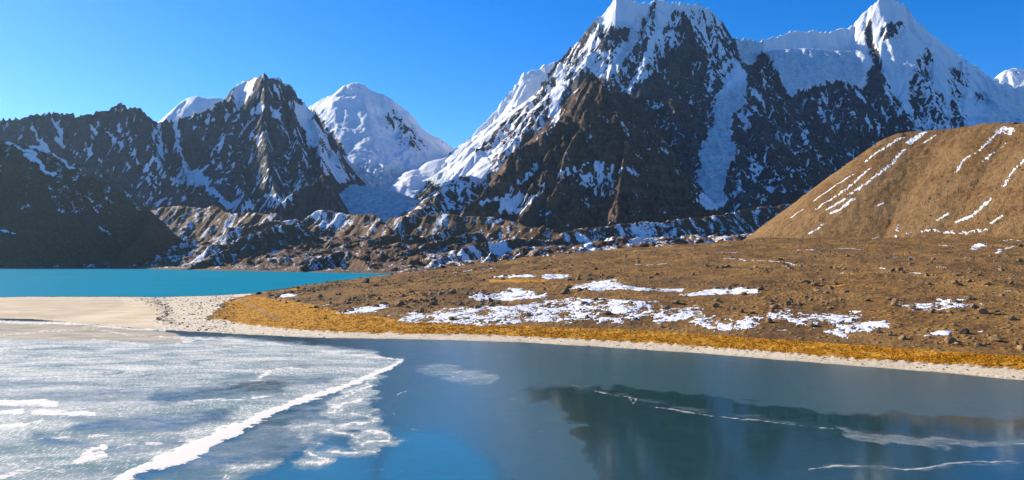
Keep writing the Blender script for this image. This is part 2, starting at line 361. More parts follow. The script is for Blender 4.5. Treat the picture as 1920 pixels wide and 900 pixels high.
ridge('massif', [(1050,112,5200),(1020,170,4980),(965,235,4750),(925,300,4500)], 1.2, .8, 200)
ridge('massif', [(1000,130,5250),(960,200,5080),(905,262,4900)], 1.0, .7, 200, r=30)
# --- right snow peak
ridge('right_peak', [(1422,76,5320),(1440,70,5380),(1480,56,5430),(1560,57,5500),(1600,42,5500),(1625,15,5480),(1645,-2,5450),(1668,-10,5450),(1692,4,5450),(1720,35,5480),(1750,62,5500),(1790,95,5520),(1825,120,5540),(1850,135,5560),(1872,152,5600),(1905,160,5600),(1960,150,5700),(2060,120,5800),(2250,140,5800)], s0=1.9, si=.85, L=330)
ridge('right_peak', [(1860,150,6300),(1885,132,6300),(1905,127,6300),(1940,135,6300),(2000,110,6300)], 1.4, .8, 200, r=40)
ridge('right_peak', [(1630,25,5460),(1635,85,5250),(1650,145,5050),(1690,205,4800),(1730,265,4550)], 1.7, .9, 250)
ridge('right_peak', [(1580,140,5200),(1600,200,4850),(1620,270,4550)], 1.5, .85, 200)
ridge('right_peak', [(1500,160,5150),(1520,210,4850),(1550,300,4500)], 1.4, .85, 200)
ridge('right_peak', [(1700,10,5440),(1745,100,5180),(1770,170,4950),(1800,250,4700)], 1.3, .9, 250)
ridge('right_peak', [(1800,110,5500),(1830,200,5050),(1860,270,4750)], 1.2, .8, 250, r=30)
# hanging glacier terrace under the right crest
ridge('right_peak', [(1445,95,5240),(1500,90,5240),(1560,95,5240),(1610,95,5240)], 1.3, 1.15, 150, r=60)
# --- brown front peak
ridge('brown_peak', [(1190,178,4250),(1150,165,4080),(1128,150,3960),(1110,133,3900),(1085,175,3830),(1050,220,3730),(1010,250,3640),(975,272,3560),(935,320,3430),(900,360,3300),(870,392,3180),(850,408,3080)], 1.4, .95, 260)
ridge('brown_peak', [(1060,210,3740),(1052,262,3600),(1022,300,3450),(1012,352,3300),(985,392,3150),(960,410,3050)], 1.2, .95, 200)
ridge('brown_peak', [(1100,150,3880),(1092,230,3650),(1060,290,3480),(1045,345,3320),(1020,395,3150)], 1.2, .95, 200)
ridge('brown_peak', [(1112,135,3900),(1150,200,3720),(1190,270,3550),(1225,340,3380),(1260,400,3200)], 1.3, .95, 240)
ridge('brown_peak', [(1180,260,3560),(1165,330,3350),(1150,400,3120)], 1.1, .9, 200)
ridge('brown_peak', [(1190,178,4250),(1240,290,3900),(1290,375,3600),(1330,405,3450)], 1.2, .9, 240)
# --- left jagged mountain
ridge('left_mountain', [(-420,225,3450),(-200,228,3600),(0,219,3740),(40,217,3770),(90,207,3800),(110,207,3820),(130,212,3840),(150,209,3850),(165,214,3860),(178,207,3870),(195,205,3890),(210,195,3900),(224,188,3920),(240,197,3940),(275,206,3980),(288,216,4000),(298,226,4020),(315,222,4030),(335,216,4050),(370,206,4080),(405,190,4110),(432,180,4150)], 1.9, .85, 320)
ridge('left_mountain', [(432,180,4150),(440,163,4250),(452,152,4280),(470,149,4280),(482,144,4240),(497,132,4180),(512,141,4200),(530,147,4240),(545,157,4280)], 1.9, .8, 260)
ridge('left_mountain', [(545,157,4280),(556,172,4280),(572,189,4290),(590,205,4290),(604,225,4290),(620,250,4280),(632,272,4260),(638,300,4200)], 2.2, 1.85, 260)
ridge('left_mountain', [(224,190,3920),(275,262,3720),(325,330,3500),(360,385,3300)], 1.5, .9, 250)
ridge('left_mountain', [(318,225,4030),(345,290,3880),(372,345,3700)], 1.4, .9, 200)
ridge('left_mountain', [(436,180,4160),(440,240,3990),(445,300,3780),(470,370,3500)], 1.6, 1.0, 200)
ridge('left_mountain', [(497,135,4180),(490,200,4020),(498,270,3800),(514,340,3560),(525,380,3400)], 1.7, 1.25, 220)
ridge('left_mountain', [(548,162,4280),(552,230,4060),(565,300,3830),(582,355,3640)], 1.8, 1.6, 220)
ridge('left_mountain', [(588,208,4290),(598,260,4080),(606,315,3880)], 1.9, 1.6, 220)
# --- far white bump
ridge('far_snow', [(290,236,5300),(312,222,5250),(335,200,5200),(352,183,5200),(368,179,5200),(385,184,5200),(410,184,5200),(440,190,5200),(480,200,5200)], 1.3, .7, 200, r=20)
# --- white peak and its ice apron
ridge('snow_peak', [(560,240,5700),(590,190,5650),(606,180,5650),(628,172,5650),(645,160,5600),(660,154,5600),(680,156,5600),(705,172,5600),(735,186,5550),(750,200,5550),(765,222,5550),(790,258,5500),(808,276,5500),(830,286,5450),(860,291,5400),(900,280,5400)], 1.15, .60, 380, r=14)
ridge('snow_peak', [(742,195,5520),(762,240,5300),(798,282,5100)], .9, .6, 200, r=20)
ridge('snow_peak', [(640,165,5600),(632,225,5300),(628,280,5000),(640,330,4700)], 1.1, .62, 160, r=12)
ridge('snow_peak', [(672,156,5600),(690,210,5330),(692,260,5080),(680,310,4800)], 1.1, .62, 160, r=12)
ridge('snow_peak', [(712,176,5600),(722,230,5330),(738,285,5080)], 1.2, .62, 160, r=10)
ridge('snow_peak', [(600,184,5650),(602,240,5350),(612,300,5000)], 1.0, .62, 160, r=12)
ridge('snow_peak', [(600,330,4500),(640,345,4200),(700,360,4000),(780,370,3900)], .5, .35, 300, r=200)
# --- sunlit shelf glacier below the col
ridge('glacier', [(780,318,4750),(820,300,4850),(850,290,4950),(890,288,4950),(915,284,4900)], .9, .52, 200, r=90)
ridge('glacier', [(915,284,4900),(905,310,4650),(880,330,4400)], .8, .6, 200, r=60)
# --- small forms
ridge('butte', [(505,392,3180),(540,365,3220),(575,345,3250),(603,324,3280),(619,325,3280),(622,345,3260),(640,392,3200)], 2.6, 1.0, 110)
ridge('butte', [(610,326,3280),(618,365,3200),(630,398,3120)], 2.2, 1.0, 110)
ridge('knoll', [(765,402,3100),(800,384,3250),(828,352,3450),(850,336,3550),(878,328,3600),(902,334,3600),(930,350,3600)], .9, .62, 120, r=20)
ridge('dark_hill', [(-500,215,2260),(-150,240,2340),(0,263,2400),(50,270,2420),(85,283,2440),(150,318,2470),(215,352,2490),(280,388,2500)], 1.25, 1.15, 200, r=8)
ridge('dark_hill', [(280,388,2500),(285,412,2400),(262,440,2290),(235,462,2200),(208,492,2105)], 1.9, 1.6, 100, r=5)
# --- moraine mounds
Mo = dict(s0=1.0, si=.74, L=90, r=6, ex=900)
for p in ([(230,400,2900),(300,388,2750),(345,384,2700),(400,386,2650),(440,398,2550),(520,400,2450)],
          [(585,396,2500),(610,392,2500),(640,399,2480),(660,402,2450),(690,400,2400),(712,410,2350),(735,425,2250)],
          [(735,410,2500),(760,403,2450),(850,402,2400),(950,410,2350),(1000,422,2280),(1045,437,2220),(1100,450,2150)],
          [(600,470,2000),(660,452,2020),(740,440,2050),(800,438,2050),(840,425,2150)],
          [(560,500,1480),(600,482,1560),(640,467,1600),(665,473,1580),(690,492,1500),(705,508,1440)],
          [(735,480,1700),(770,463,1780),(810,450,1850),(860,440,1950),(900,430,2050)],
          [(790,505,1430),(815,488,1500),(850,470,1600),(880,460,1680),(960,450,1780),(1040,443,1880),(1080,431,1950),(1150,423,2000),(1240,413,2100),(1330,405,2200),(1400,391,2300),(1480,384,2400),(1600,380,2500),(1850,380,2600),(2200,390,2700)],
          [(400,455,2000),(460,440,2050),(520,425,2200),(560,418,2250)],
          [(330,500,1800),(390,480,1850),(430,462,1950)],
          [(440,428,2250),(500,415,2300),(560,412,2330)]):
    ridge('moraine', p, **Mo)
pxr = CX+F*XX/YY
shore_px = [-400,0,200,240,400,500,600,700,760,850,1000,1200,3000]
shore_Y = [2100,2083,2083,2000,1704,1560,1442,1352,1293,1230,1150,1000,900]
Ysh = np.interp(pxr, shore_px, shore_Y)+fbm(XX/90, YY/90, 3, 5)*25
tt = (YY-Ysh)
crestz = np.interp(pxr, [-400,150,300,440,700,1000,1500,3000], [60,80,165,165,130,110,120,120])
base = np.where(tt < 0, tt*0.03, 1.5*sst(0, 12, tt)+crestz*0.66*sst(0, 1150, tt)+np.clip(tt-1150, 0, 9e3)*0.02)
lump = fbm(wx/230, wy/130, 5, 41, 0.55)
base = base+np.where(tt > 0, sst(0, 260, tt)*(np.abs(lump)*-1+0.16)*52+sst(0, 200, tt)*fbm(XX/40, YY/36, 5, 47, .65)*11, 0)
np.maximum(HG[0], np.where(tt < 0, np.maximum(tt*0.03, -4), base), out=HG[0])
HG[0] += sst(60, 200, tt)*(fbm(XX/170, YY/150, 3, 481)*11+fbm(XX/50, YY/50, 3, 483)*6)
HG[0] = np.where(tt < 15, np.minimum(HG[0], np.maximum(-4, tt*0.12+0.3)), HG[0])
HG[0] = np.where((tt >= 15), HG[0], HG[0])
capk = np.interp(pxr, [250, 420], [1.4, .5]); capshore = np.maximum(-4, tt*capk+1.5)
HG[:] = np.minimum(HG, capshore[None])
own = np.argmax(HG, 0).astype(np.int8); H = np.max(HG, 0)
del HG
PX, PY = px_of(XX, YY, H)
# --------------------------- survey of snow on the mountains
cov = Paint(0.2)
def covg(): pass
DEF = np.array([0.40, -0.20, 0.17, 1.0, 1.0, 0.05, 0.19, 0.04, 1.0, 1.0, 0.42], np.float32)
sn = MaskPaint()
L_, P_ = sn.line, sn.poly
# left mountain
P_([(-260,200),(300,200),(300,400),(-260,400)], .13, 2)
for p, w, v in [([(60,243),(72,262),(85,274)],6,.7),([(85,210),(87,218)],4,.7),([(98,222),(108,240),(116,246)],6,.62),([(105,260),(125,275),(148,290)],7,.6),([(163,283),(188,300)],5,.8),
    ([(165,230),(182,250)],3,.9),([(185,228),(215,262),(240,285),(256,306)],6,.55),([(222,208),(225,245),(233,257)],5,.7),([(243,258),(250,285),(258,308)],5,.8),
    ([(297,230),(283,272)],7,.8),([(298,240),(297,270),(300,325)],5,.8),([(278,325),(278,308),(296,298)],5,.75),([(262,308),(300,348)],5,.7),([(230,305),(245,313)],4,.9),([(268,330),(295,358)],5,.7),([(122,262),(126,252)],5,.8),([(167,280),(170,292)],6,.8),
    ([(328,226),(332,250),(336,280),(343,305),(355,325),(362,345)],7,.92),([(418,255),(408,295),(380,325),(360,318)],6,.8),([(378,325),(390,350),(405,368),(430,388)],9,1.0),([(300,240),(300,300),(310,335)],6,.7),
    ([(410,305),(404,342)],5,.7),([(446,303),(430,325),(410,348)],5,.75),([(483,182),(490,200),(488,214)],6,.8),([(518,160),(526,183)],8,.75),([(475,250),(480,270),(492,276)],5,.9),([(520,252),(538,272),(547,287)],8,.8),
    ([(560,288),(575,315),(590,338)],12,.85),([(546,300),(560,345)],10,.7),([(598,290),(615,325)],8,.8),([(495,245),(500,262)],5,.8),([(470,170),(452,188),(444,202)],10,.9),([(445,215),(456,235)],5,.85),([(430,345),(460,365)],6,.6),([(505,352),(520,365)],8,.8),
    ([(340,340),(385,345)],10,.8),([(500,300),(506,330)],5,.5),([(365,240),(380,243)],4,.9),([(385,230),(400,222)],4,.8)]:
    L_(p, w, v, 2)
P_([(325,332),(345,322),(382,316),(386,335),(378,350),(350,347),(318,342)], .85)
P_([(480,225),(560,225),(600,300),(600,380),(500,390),(480,330)], .27, 14)
P_([(434,178),(443,155),(470,147),(484,144),(474,162),(456,182),(442,198)], 1.0, 2)
P_([(513,141),(545,157),(534,164),(526,158)], 1.0, 2)
P_([(503,198),(527,205),(521,224),(505,219)], .95, 3)
P_([(550,205),(560,192),(572,190),(586,212),(602,240),(622,280),(645,312),(650,345),(628,335),(608,302),(588,272),(572,242),(558,226)], .97, 3)
L_([(588,212),(606,236),(625,262),(645,290)], 13, .28, 2)
L_([(600,262),(620,295),(632,312)], 8, .3, 2)
P_([(430,378),(500,366),(545,362),(530,388),(440,394)], .62, 5)
# butte
L_([(508,388),(540,366),(580,345)], 7, .85, 2)
P_([(545,362),(603,330),(622,330),(642,396),(560,396)], .10, 3)
# white peak
P_([(716,212),(736,205),(752,216),(776,242),(796,270),(780,278),(765,287),(755,270),(742,252),(716,232)], .84, 8)
for p in [[(722,213),(738,240)],[(736,208),(748,228),(757,246)],[(744,216),(765,250),(776,276)],[(732,232),(748,258),(754,270)],[(760,232),(795,272)],[(770,262),(784,282)]]: L_(p, 3.5, .22, 3.2)
# massif, left flank
P_([(905,292),(960,222),(1020,160),(1060,100),(1118,40),(1122,120),(1075,150),(1050,215),(980,265),(930,325),(912,312)], .50, 4)
P_([(838,295),(850,272),(900,222),(950,180),(985,125),(1045,108),(1030,135),(1010,168),(985,195),(960,218),(930,245),(905,272),(870,296)], 1.0, 4)
P_([(900,292),(925,262),(945,250),(960,258),(930,300)], .62, 4)
L_([(1053,125),(1047,165),(1036,212)], 13, .97, 2, 20)
L_([(1118,55),(1106,88),(1090,125)], 8, .95, 2)
P_([(1095,118),(1115,95),(1125,55),(1185,50),(1190,95),(1165,120),(1140,150),(1110,135)], .75, 4)
P_([(1124,58),(1182,50),(1180,80),(1150,92),(1120,98),(1114,86)], .32, 4)
P_([(1116,46),(1140,0),(1150,-60),(1330,-60),(1345,10),(1352,42),(1325,30),(1300,22),(1285,24),(1262,20),(1245,45),(1228,30),(1212,32),(1190,56),(1130,50)], 1.0, 3)
L_([(1200,30),(1192,75),(1162,112),(1143,148)], 20, .97, 3)
L_([(1227,12),(1205,75),(1172,130),(1150,152)], 14, .45, 3, 22)
P_([(1262,22),(1282,26),(1278,88),(1258,92),(1235,120),(1190,178),(1180,172),(1210,120),(1228,85)], .55, 3)
L_([(1250,10),(1240,45),(1224,80),(1207,120),(1178,168)], 20, 1.0, 2, 7)
P_([(1283,28),(1300,32),(1300,120),(1292,180),(1330,250),(1300,320),(1200,260),(1198,182),(1240,110),(1260,92),(1280,88)], .06, 4)
P_([(1286,24),(1330,12),(1352,40),(1347,72),(1332,112),(1316,90),(1300,72)], .72, 5)
P_([(1343,46),(1380,68),(1392,112),(1386,150),(1362,182),(1342,120)], .46, 5)
L_([(1330,100),(1335,150),(1330,180)], 8, .6, 3)
P_([(1376,64),(1424,66),(1434,80),(1428,96),(1420,120),(1400,124),(1390,112),(1385,88)], 1.0, 3)
P_([(1385,116),(1396,130),(1405,160),(1398,202),(1374,216),(1370,250),(1384,284),(1370,310),(1355,350),(1362,376),(1345,394),(1322,390),(1308,370),(1298,345),(1316,320),(1312,290),(1318,262),(1336,236),(1336,205),(1342,178),(1366,140),(1376,122)], 1.0, 3)
P_([(1300,345),(1312,342),(1320,365),(1305,362)], .1, 2)
P_([(1425,100),(1435,100),(1485,190),(1540,300),(1450,320),(1400,300),(1400,160)], .11, 4)
L_([(1437,132),(1440,170),(1450,190),(1472,212)], 15, .82, 3)
L_([(1410,168),(1425,188),(1440,215),(1456,245),(1478,272)], 7, .95, 2, 12)
L_([(1462,198),(1492,235),(1522,285)], 15, .62, 4)
for p in [[(1372,316),(1392,318),(1428,314)],[(1380,328),(1410,332),(1425,324)],[(1438,262),(1436,312)],[(1390,350),(1376,362)]]: L_(p, 5, .8, 2)
P_([(1384,195),(1415,200),(1410,245),(1390,250)], .5, 5)
P_([(780,318),(835,292),(915,284),(922,300),(916,332),(905,337),(862,331),(820,349)], 1.0, 3)
# right peak, rock parts
P_([(1430,100),(1450,130),(1475,180),(1483,192),(1500,168),(1560,156),(1575,146),(1600,170),(1612,165),(1625,138),(1640,122),(1660,152),(1700,212),(1740,275),(1600,420),(1500,420),(1440,300)], .19, 4)
for p in [[(1620,190),(1632,240),(1640,290)],[(1540,180),(1548,230)],[(1660,165),(1690,215)],[(1600,160),(1612,180)],[(1508,240),(1512,275)]]: L_(p, 8, .6, 4)
L_([(1628,44),(1633,80),(1643,112),(1652,150)], 13, .22, 3)
P_([(1648,72),(1662,50),(1676,38),(1693,48),(1682,66),(1664,74)], .42, 6)
P_([(1708,132),(1735,94),(1750,106),(1742,142),(1748,200),(1765,250),(1720,245),(1704,172)], .40, 7)
P_([(1742,150),(1770,180),(1800,250),(1740,250)], .55, 6)
P_([(1776,130),(1810,130),(1812,158),(1800,195),(1818,245),(1790,240),(1782,180)], .52, 8)
P_([(1815,175),(1850,175),(1850,190),(1815,185)], .5, 5)
# brown front peak
for p, w, v in [([(960,354),(985,335),(1002,315)],11,.7),([(1022,348),(1002,370),(970,397)],9,.8),([(1024,252),(1036,240)],10,.62),([(905,382),(930,370)],10,.92),([(1165,228),(1177,250)],5,.9),([(1118,247),(1110,256)],7,.75),
    ([(1045,330),(1090,314),(1110,308),(1150,316),(1198,326)],14,.6),([(1242,268),(1252,290)],6,.7),([(1130,218),(1145,230)],4,.8),([(1035,232),(1060,205)],6,.7)]: L_(p, w, v, 3)
P_([(938,372),(960,362),(988,360),(976,388),(950,406),(938,398)], .88, 4)
P_([(1068,316),(1150,316),(1165,350),(1140,372),(1100,352),(1070,342)], .36, 6)
P_([(1200,180),(1290,200),(1300,300),(1240,260)], .15, 10)
# dark hill streaks
for p, w, v in [([(18,266),(34,274),(66,292)],5,.95),([(45,290),(64,300),(90,322),(100,326)],6,.85),([(96,286),(136,314)],5,.75),([(60,275),(92,282)],6,.8),([(150,322),(160,330)],4,.7),([(162,365),(176,374)],4,.8),([(205,372),(225,383)],5,.6),([(172,386),(184,396)],4,.7),([(5,430),(25,438)],5,.7),([(185,430),(205,440)],6,.6),([(30,385),(40,395)],5,.5)]: L_(p, w, v, 2)
ic = Paint(0.0)
ic.poly([(630,300),(850,330),(780,420),(620,420)], .85, 12)
ic.poly([(600,200),(700,230),(700,290),(630,300)], .25, 20)
ic.poly([(1376,66),(1424,68),(1434,80),(1420,124),(1390,118)], .7, 4)
ic.poly([(1340,180),(1405,150),(1398,202),(1374,216),(1370,250),(1384,284),(1355,350),(1362,376),(1345,394),(1310,380),(1298,345)], .85, 8)
ic.poly([(1436,96),(1610,90),(1625,140),(1600,170),(1575,146),(1500,168),(1483,192)], .6, 8)
ic.line([(1185,60),(1175,100),(1148,140)], 18, .6, 4); ic.poly([(1125,40),(1190,45),(1185,65),(1125,60)], .5, 4)
ic.poly([(1640,60),(1700,60),(1720,130),(1690,150)], .3, 10); ic.poly([(1850,160),(2200,170),(2200,260),(1860,240)], .4, 8)
ic.poly([(1290,15),(1345,20),(1350,60),(1300,50)], .3, 5)
wm_ = Paint(-1.0)

snr = sn.over(PX, PY, DEF[own])
snr = np.where((own == G['far_snow']) | (own == G['glacier']), 1.0, snr)
# --------------------------- gullies that run down the slopes
def gully(X, Y, gx, gy, lam, seed, fr=1.0):
    x = X/lam; y = Y/lam; ix = np.floor(x); iy = np.floor(y)
    m = np.hypot(gx, gy)+1e-6; sx = -gy/m; sy = gx/m
    s = np.zeros_like(X); d = np.zeros_like(X); ws = np.zeros_like(X)
    for oy in (-1, 0, 1):
        for ox in (-1, 0, 1):
            cxi = (ix+ox).astype(np.int32) & 255; cyi = (iy+oy).astype(np.int32) & 255
            h = PERM[PERM[cxi]+((cyi+seed) & 255)]; h2 = PERM[h+seed]
            vx = x-(ix+ox+0.5+(h/255.0-0.5)*0.8); vy = y-(iy+oy+0.5+(h2/255.0-0.5)*0.8)
            w = np.exp(-(vx*vx+vy*vy)*2.2); ph = (vx*sx+vy*sy)*6.2832*fr+h2*0.02464
            s += w*np.cos(ph); d += w*-np.sin(ph); ws += w
    return s/ws, d/ws, sx, sy
gy_, gx_ = np.gradient(H, GS)
slope = np.hypot(gx_, gy_)
amp0 = np.array([0.42, 0.25, 0.8, .45, .40, .7, 1.1, 1.0, 1.25, .3, .5], np.float32)[own]
amp = amp0*sst(0.15, 0.8, slope)*(1-0.42*sst(.75, 1.0, snr))
gfield = np.zeros_like(H); a = 32.0; lam = 250.0
for k in range(5):
    s, d, sx, sy = gully(wx, wy, gx_, gy_, lam*1.3, 13+k*7, 1.35)
    H = H+amp*a*(s-0.25)*0.9; gx_ = gx_+sx*d*a*6.28/lam*amp*.8; gy_ = gy_+sy*d*a*6.28/lam*amp*.8
    gfield += s*(0.6**k); a *= 0.61; lam *= 0.52
H += fbm(XX/60, YY/60, 4, 77, .6)*8*amp
icr = ic.get(PX, PY)
H += icr*(ridged(XX/130, YY/90, 5, 97, .6)-.5)*20*sst(.1,.4,slope)
# wind-carved snow relief
H += (own == G['snow_peak'])*((ridged(wx/380+wy/900, wy/420, 5, 91, .6)-.5)*42+(1-sst(400, 800, H))*(ridged(XX/90, YY/60, 5, 95, .65)-.5)*48)
H += ((own == G['glacier']) | (own == G['far_snow']))*fbm(XX/160, YY/120, 4, 93)*8
sh = np.maximum(-4, tt*capk+1.5); H = np.minimum(H, np.where(tt < 60, sh, 1e5))
GN = 0
for k_, (lm, w_) in enumerate(((230., .8), (130., 1.1), (74., 1.0), (48., .7))):
    s_, _, _, _ = gully(wx+fbm(XX/50, YY/50, 2, 400+k_)*lm*.16, wy+fbm(XX/50, YY/50, 2, 420+k_)*lm*.16, gx_, gy_, lm, 50+k_*9, 1.9)
    GN = GN+s_*w_
GN = GN+fbm(XX/120, YY/120, 5, 440, .65)*1.6
_s = np.sort(GN.ravel()[::37]); GN = np.interp(GN, _s, np.linspace(0, 1, len(_s))).astype(np.float32)
print('raster', round(time.time()-T0, 1))

# --------------------------- visible-density mesh of the far terrain
cols = np.arange(-210, 2131, 2.1, dtype=np.float32); NC = len(cols); NR = 560
Ys = np.arange(1240, 6700, 8.0, dtype=np.float32)
def sampR(A_, X, Y):
    u = np.clip((X-RX0)/GS, 0, A_.shape[1]-1.001); v = np.clip((Y-RY0)/GS, 0, A_.shape[0]-1.001)
    i = u.astype(np.int32); j = v.astype(np.int32); fu = (u-i).astype(np.float32); fv = (v-j).astype(np.float32)
    return (A_[j, i]*(1-fu)+A_[j, i+1]*fu)*(1-fv)+(A_[j+1, i]*(1-fu)+A_[j+1, i+1]*fu)*fv
cg, yg = np.meshgrid(cols, Ys); xg = (cg-CX)/F*yg
hg = sampR(H, xg, yg); _, pyg = px_of(xg, yg, hg)
top = np.minimum.accumulate(pyg, 0); vis = np.exp(-np.clip(pyg-top-6, 0, 200)/25)
dp = np.abs(np.gradient(pyg, axis=0))*vis
dens = 0.10+np.clip(dp, 0, 6)*0.55
ker = np.hanning(41); ker /= ker.sum()
pad = np.pad(dens, ((0, 0), (20, 20)), 'edge')
dens = sum(pad[:, k:k+NC]*ker[k] for k in range(41))
ker = np.hanning(9); ker /= ker.sum(); pad = np.pad(dens, ((4, 4), (0, 0)), 'edge'); dens = sum(pad[k:k+len(Ys)]*ker[k] for k in range(9))
cd = np.cumsum(dens, 0); cd = (cd-cd[0])/(cd[-1]-cd[0])
tgt = np.linspace(0, 1, NR); YV = np.empty((NR, NC), np.float32)
for c in range(NC): YV[:, c] = np.interp(tgt, cd[:, c], Ys)
XV = (cols[None]-CX)/F*YV
ZV = sampR(H, XV, YV); ampV = sampR(amp, XV, YV); gV = sampR(gfield, XV, YV)
ZV += fbm(XV/26, YV/26, 4, 55, .6)*5*ampV
_m = sampR((own == 0).astype(np.float32), XV, YV)*(ZV > 2); ZV += _m*(fbm(XV/16, YV/16, 4, 57, .65)*4.5)
iu = np.clip(np.rint((XV-RX0)/GS).astype(int), 0, len(rx)-1); iv = np.clip(np.rint((YV-RY0)/GS).astype(int), 0, len(ry)-1)
ownV = own[iv, iu]
PXV, PYV = px_of(XV, YV, ZV)
jx = fbm(XV/60, YV/60, 5, 61, .62)*13; jy = fbm(XV/60, YV/60, 5, 67, .62)*12
sV = sn.over(PXV+jx, PYV+jy, DEF[ownV])
sV = np.where((ownV == G['far_snow']) | (ownV == G['glacier']), 1.0, sV)
isM = (ownV == 0) | (ownV == 1)
# moraine snow cover by place
mo = Paint(0.26)
mo.poly([(220,500),(300,440),(330,400),(460,395),(480,440),(400,505)], .40, 15)
mo.poly([(450,400),(560,410),(560,440),(440,440)], .42, 10)
mo.poly([(560,395),(640,395),(660,420),(600,425)], .62, 8)
mo.poly([(590,475),(640,465),(700,505),(600,508)], .32, 6)
mo.poly([(640,450),(760,440),(760,480),(700,500),(650,470)], .18, 8)
mo.poly([(690,400),(900,402),(1100,450),(1000,455),(760,430),(690,430)], .38, 5)
mo.poly([(840,405),(1050,440),(1080,452),(940,447),(860,430)], .34, 5)
mo.poly([(800,470),(960,452),(960,500),(800,505)], .52, 6)
mo.poly([(960,452),(1080,435),(1090,480),(960,495)], .32, 6)
mo.poly([(1080,430),(1500,385),(1480,450),(1080,480)], .42, 6)
mo.poly([(760,455),(860,440),(900,440),(820,460)], .15, 6)
mo.line([(1085,440),(1095,450),(1115,475)], 14, .95, 3)
sV = np.where(ownV == 0, mo.get(PXV+jx*.5, PYV+jy*.5)*.88, sV)
shoreband = (1-sst(12, 55, sampR(tt.astype(np.float32), XV, YV)))
covV = sV-np.where((sV > .05) & (sV < .95), np.clip(gV, -1, 1)*0.11, 0)*(~isM)
covV = np.where(ownV == 0, covV*(1-shoreband), covV)
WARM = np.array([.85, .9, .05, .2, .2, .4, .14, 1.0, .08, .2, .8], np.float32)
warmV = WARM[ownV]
wp = Paint(0.0)
wp.poly([(1440,280),(1540,280),(1580,400),(1420,400)], .5, 15); wp.poly([(1200,110),(1290,110),(1290,240),(1200,240)], .25, 15)
wp.poly([(0,262),(300,380),(300,470),(200,500),(0,500)], .0, 5)
warmV = np.clip(warmV+wp.get(PXV, PYV)+fbm(XV/300, YV/300, 3, 88)*.35*(~isM), 0, 1)
iceV = ic.get(PXV, PYV)*((ownV == G['snow_peak']) | (ownV == G['massif']) | (ownV == G['right_peak']))
V = np.stack([XV, YV, ZV], -1).reshape(-1, 3)
gxV = sampR(gx_, XV, YV); gyV = sampR(gy_, XV, YV); wV = XV+fbm(XV/30, YV/30, 3, 451)*9; wV2 = YV+fbm(XV/30, YV/30, 3, 453)*9
g1 = gully(wV, wV2, gxV, gyV, 36., 151, 1.9)[0]+.8*gully(wV, wV2, gxV, gyV, 21., 163, 1.9)[0]+fbm(XV/14, YV/14, 3, 457, .7)*.8
gnV = sampR(GN, XV, YV)*1.0+np.clip(g1, -1.6, 1.6)*.09; _s = np.sort(gnV.ravel()[::31]); gnV = np.interp(gnV, _s, np.linspace(0, 1, len(_s)))
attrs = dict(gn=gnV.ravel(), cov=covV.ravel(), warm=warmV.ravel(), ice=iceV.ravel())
q = grid_quads(NR, NC)
fown = ownV[:-1, :-1].ravel()
under = (np.maximum.reduce([ZV[:-1, :-1], ZV[1:, :-1], ZV[:-1, 1:], ZV[1:, 1:]]) < -2.5).ravel()
INFO = {'moraine': ('moraine', 'brown hummocky moraine streaked with snow beyond the turquoise lake', M_MOR),
 'dark_hill': ('hill', 'dark shaded hillside falling to the left end of the turquoise lake', M_MOR),
 'left_mountain': ('mountain', 'jagged dark rock mountain with thin snow gullies on the left', M_MTN),
 'far_snow': ('mountain', 'small white summit showing behind the jagged left mountain', M_MTN),
 'snow_peak': ('mountain', 'rounded white peak with a broken icefall at its foot, left of the col', M_MTN),
 'butte': ('mountain', 'small dark rock tooth in front of the icefall', M_MTN),
 'massif': ('mountain', 'huge snow-capped rock massif with a hanging glacier in the centre', M_MTN),
 'brown_peak': ('mountain', 'brown pyramid-shaped rock peak in front of the big massif', M_MTN),
 'right_peak': ('mountain', 'pointed snow-covered peak at the right with shaded ice walls', M_MTN),
 'glacier': ('glacier', 'smooth sunlit shelf of glacier snow below the col', M_MTN),
 'knoll': ('hill', 'small rocky knoll flecked with snow below the glacier shelf', M_MTN)}
for k, (nm, lab, mt) in INFO.items():
    sel = (fown == G[k]) & ~under
    if not sel.any(): continue
    v2, q2, a2 = compact(V, q[sel], attrs)
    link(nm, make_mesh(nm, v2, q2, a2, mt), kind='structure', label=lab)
print('far mesh', len(V), round(time.time()-T0, 1))

# ================================================================== NEAR LAND
KX = [-500,-300,0,60,150,220,300,360,410,470,560,650,750,900,1000,1200,1420,1600,1800,1920,2100,2500]
YS_ = [597,597,597,598,606,612,618,621.5,624,628,632,634.5,636,639.5,643,655,671,686,702,713,731,780]
YG_ = [588,588,588,588,592,597,602,602,598,610,618,623,625,628,632,642,657,672,684,693,710,755]
YB_ = [580,580,580,580,582,584,590,590,575,559,577,591,603,610,612,619,633,645,660,668,682,720]
YCr = [558,558,558,557,557,557,558,556,554,551.5,538.5,526,515,496,482,466,449,447,447,447,445,445]
YcD = [512,512,512,520,520,520,515,528,540,565,590,620,650,720,760,820,900,900,890,870,850,820]
def profile(px, Y):
    ys = np.interp(px, KX, YS_); yg_ = np.interp(px, KX, YG_); yb = np.interp(px, KX, YB_); yc = np.interp(px, KX, YCr); Yc = np.interp(px, KX, YcD)
    Y0 = CH*F/(ys-HY); Y1 = (CH-.7)*F/(yg_-HY); zb = np.interp(px, [-500, 380, 470, 600, 3000], [.5, .5, 1.0, 1.8, 2.0]); Yb = (CH-zb)*F/(yb-HY)
    zc = CH-(yc-HY)*Yc/F
    Y1 = np.maximum(Y1, Y0+3); Yb = np.maximum(Yb, Y1+5); Yc = np.maximum(Yc, Yb+20)
    return Y0, Y1, Yb, Yc, zb, zc
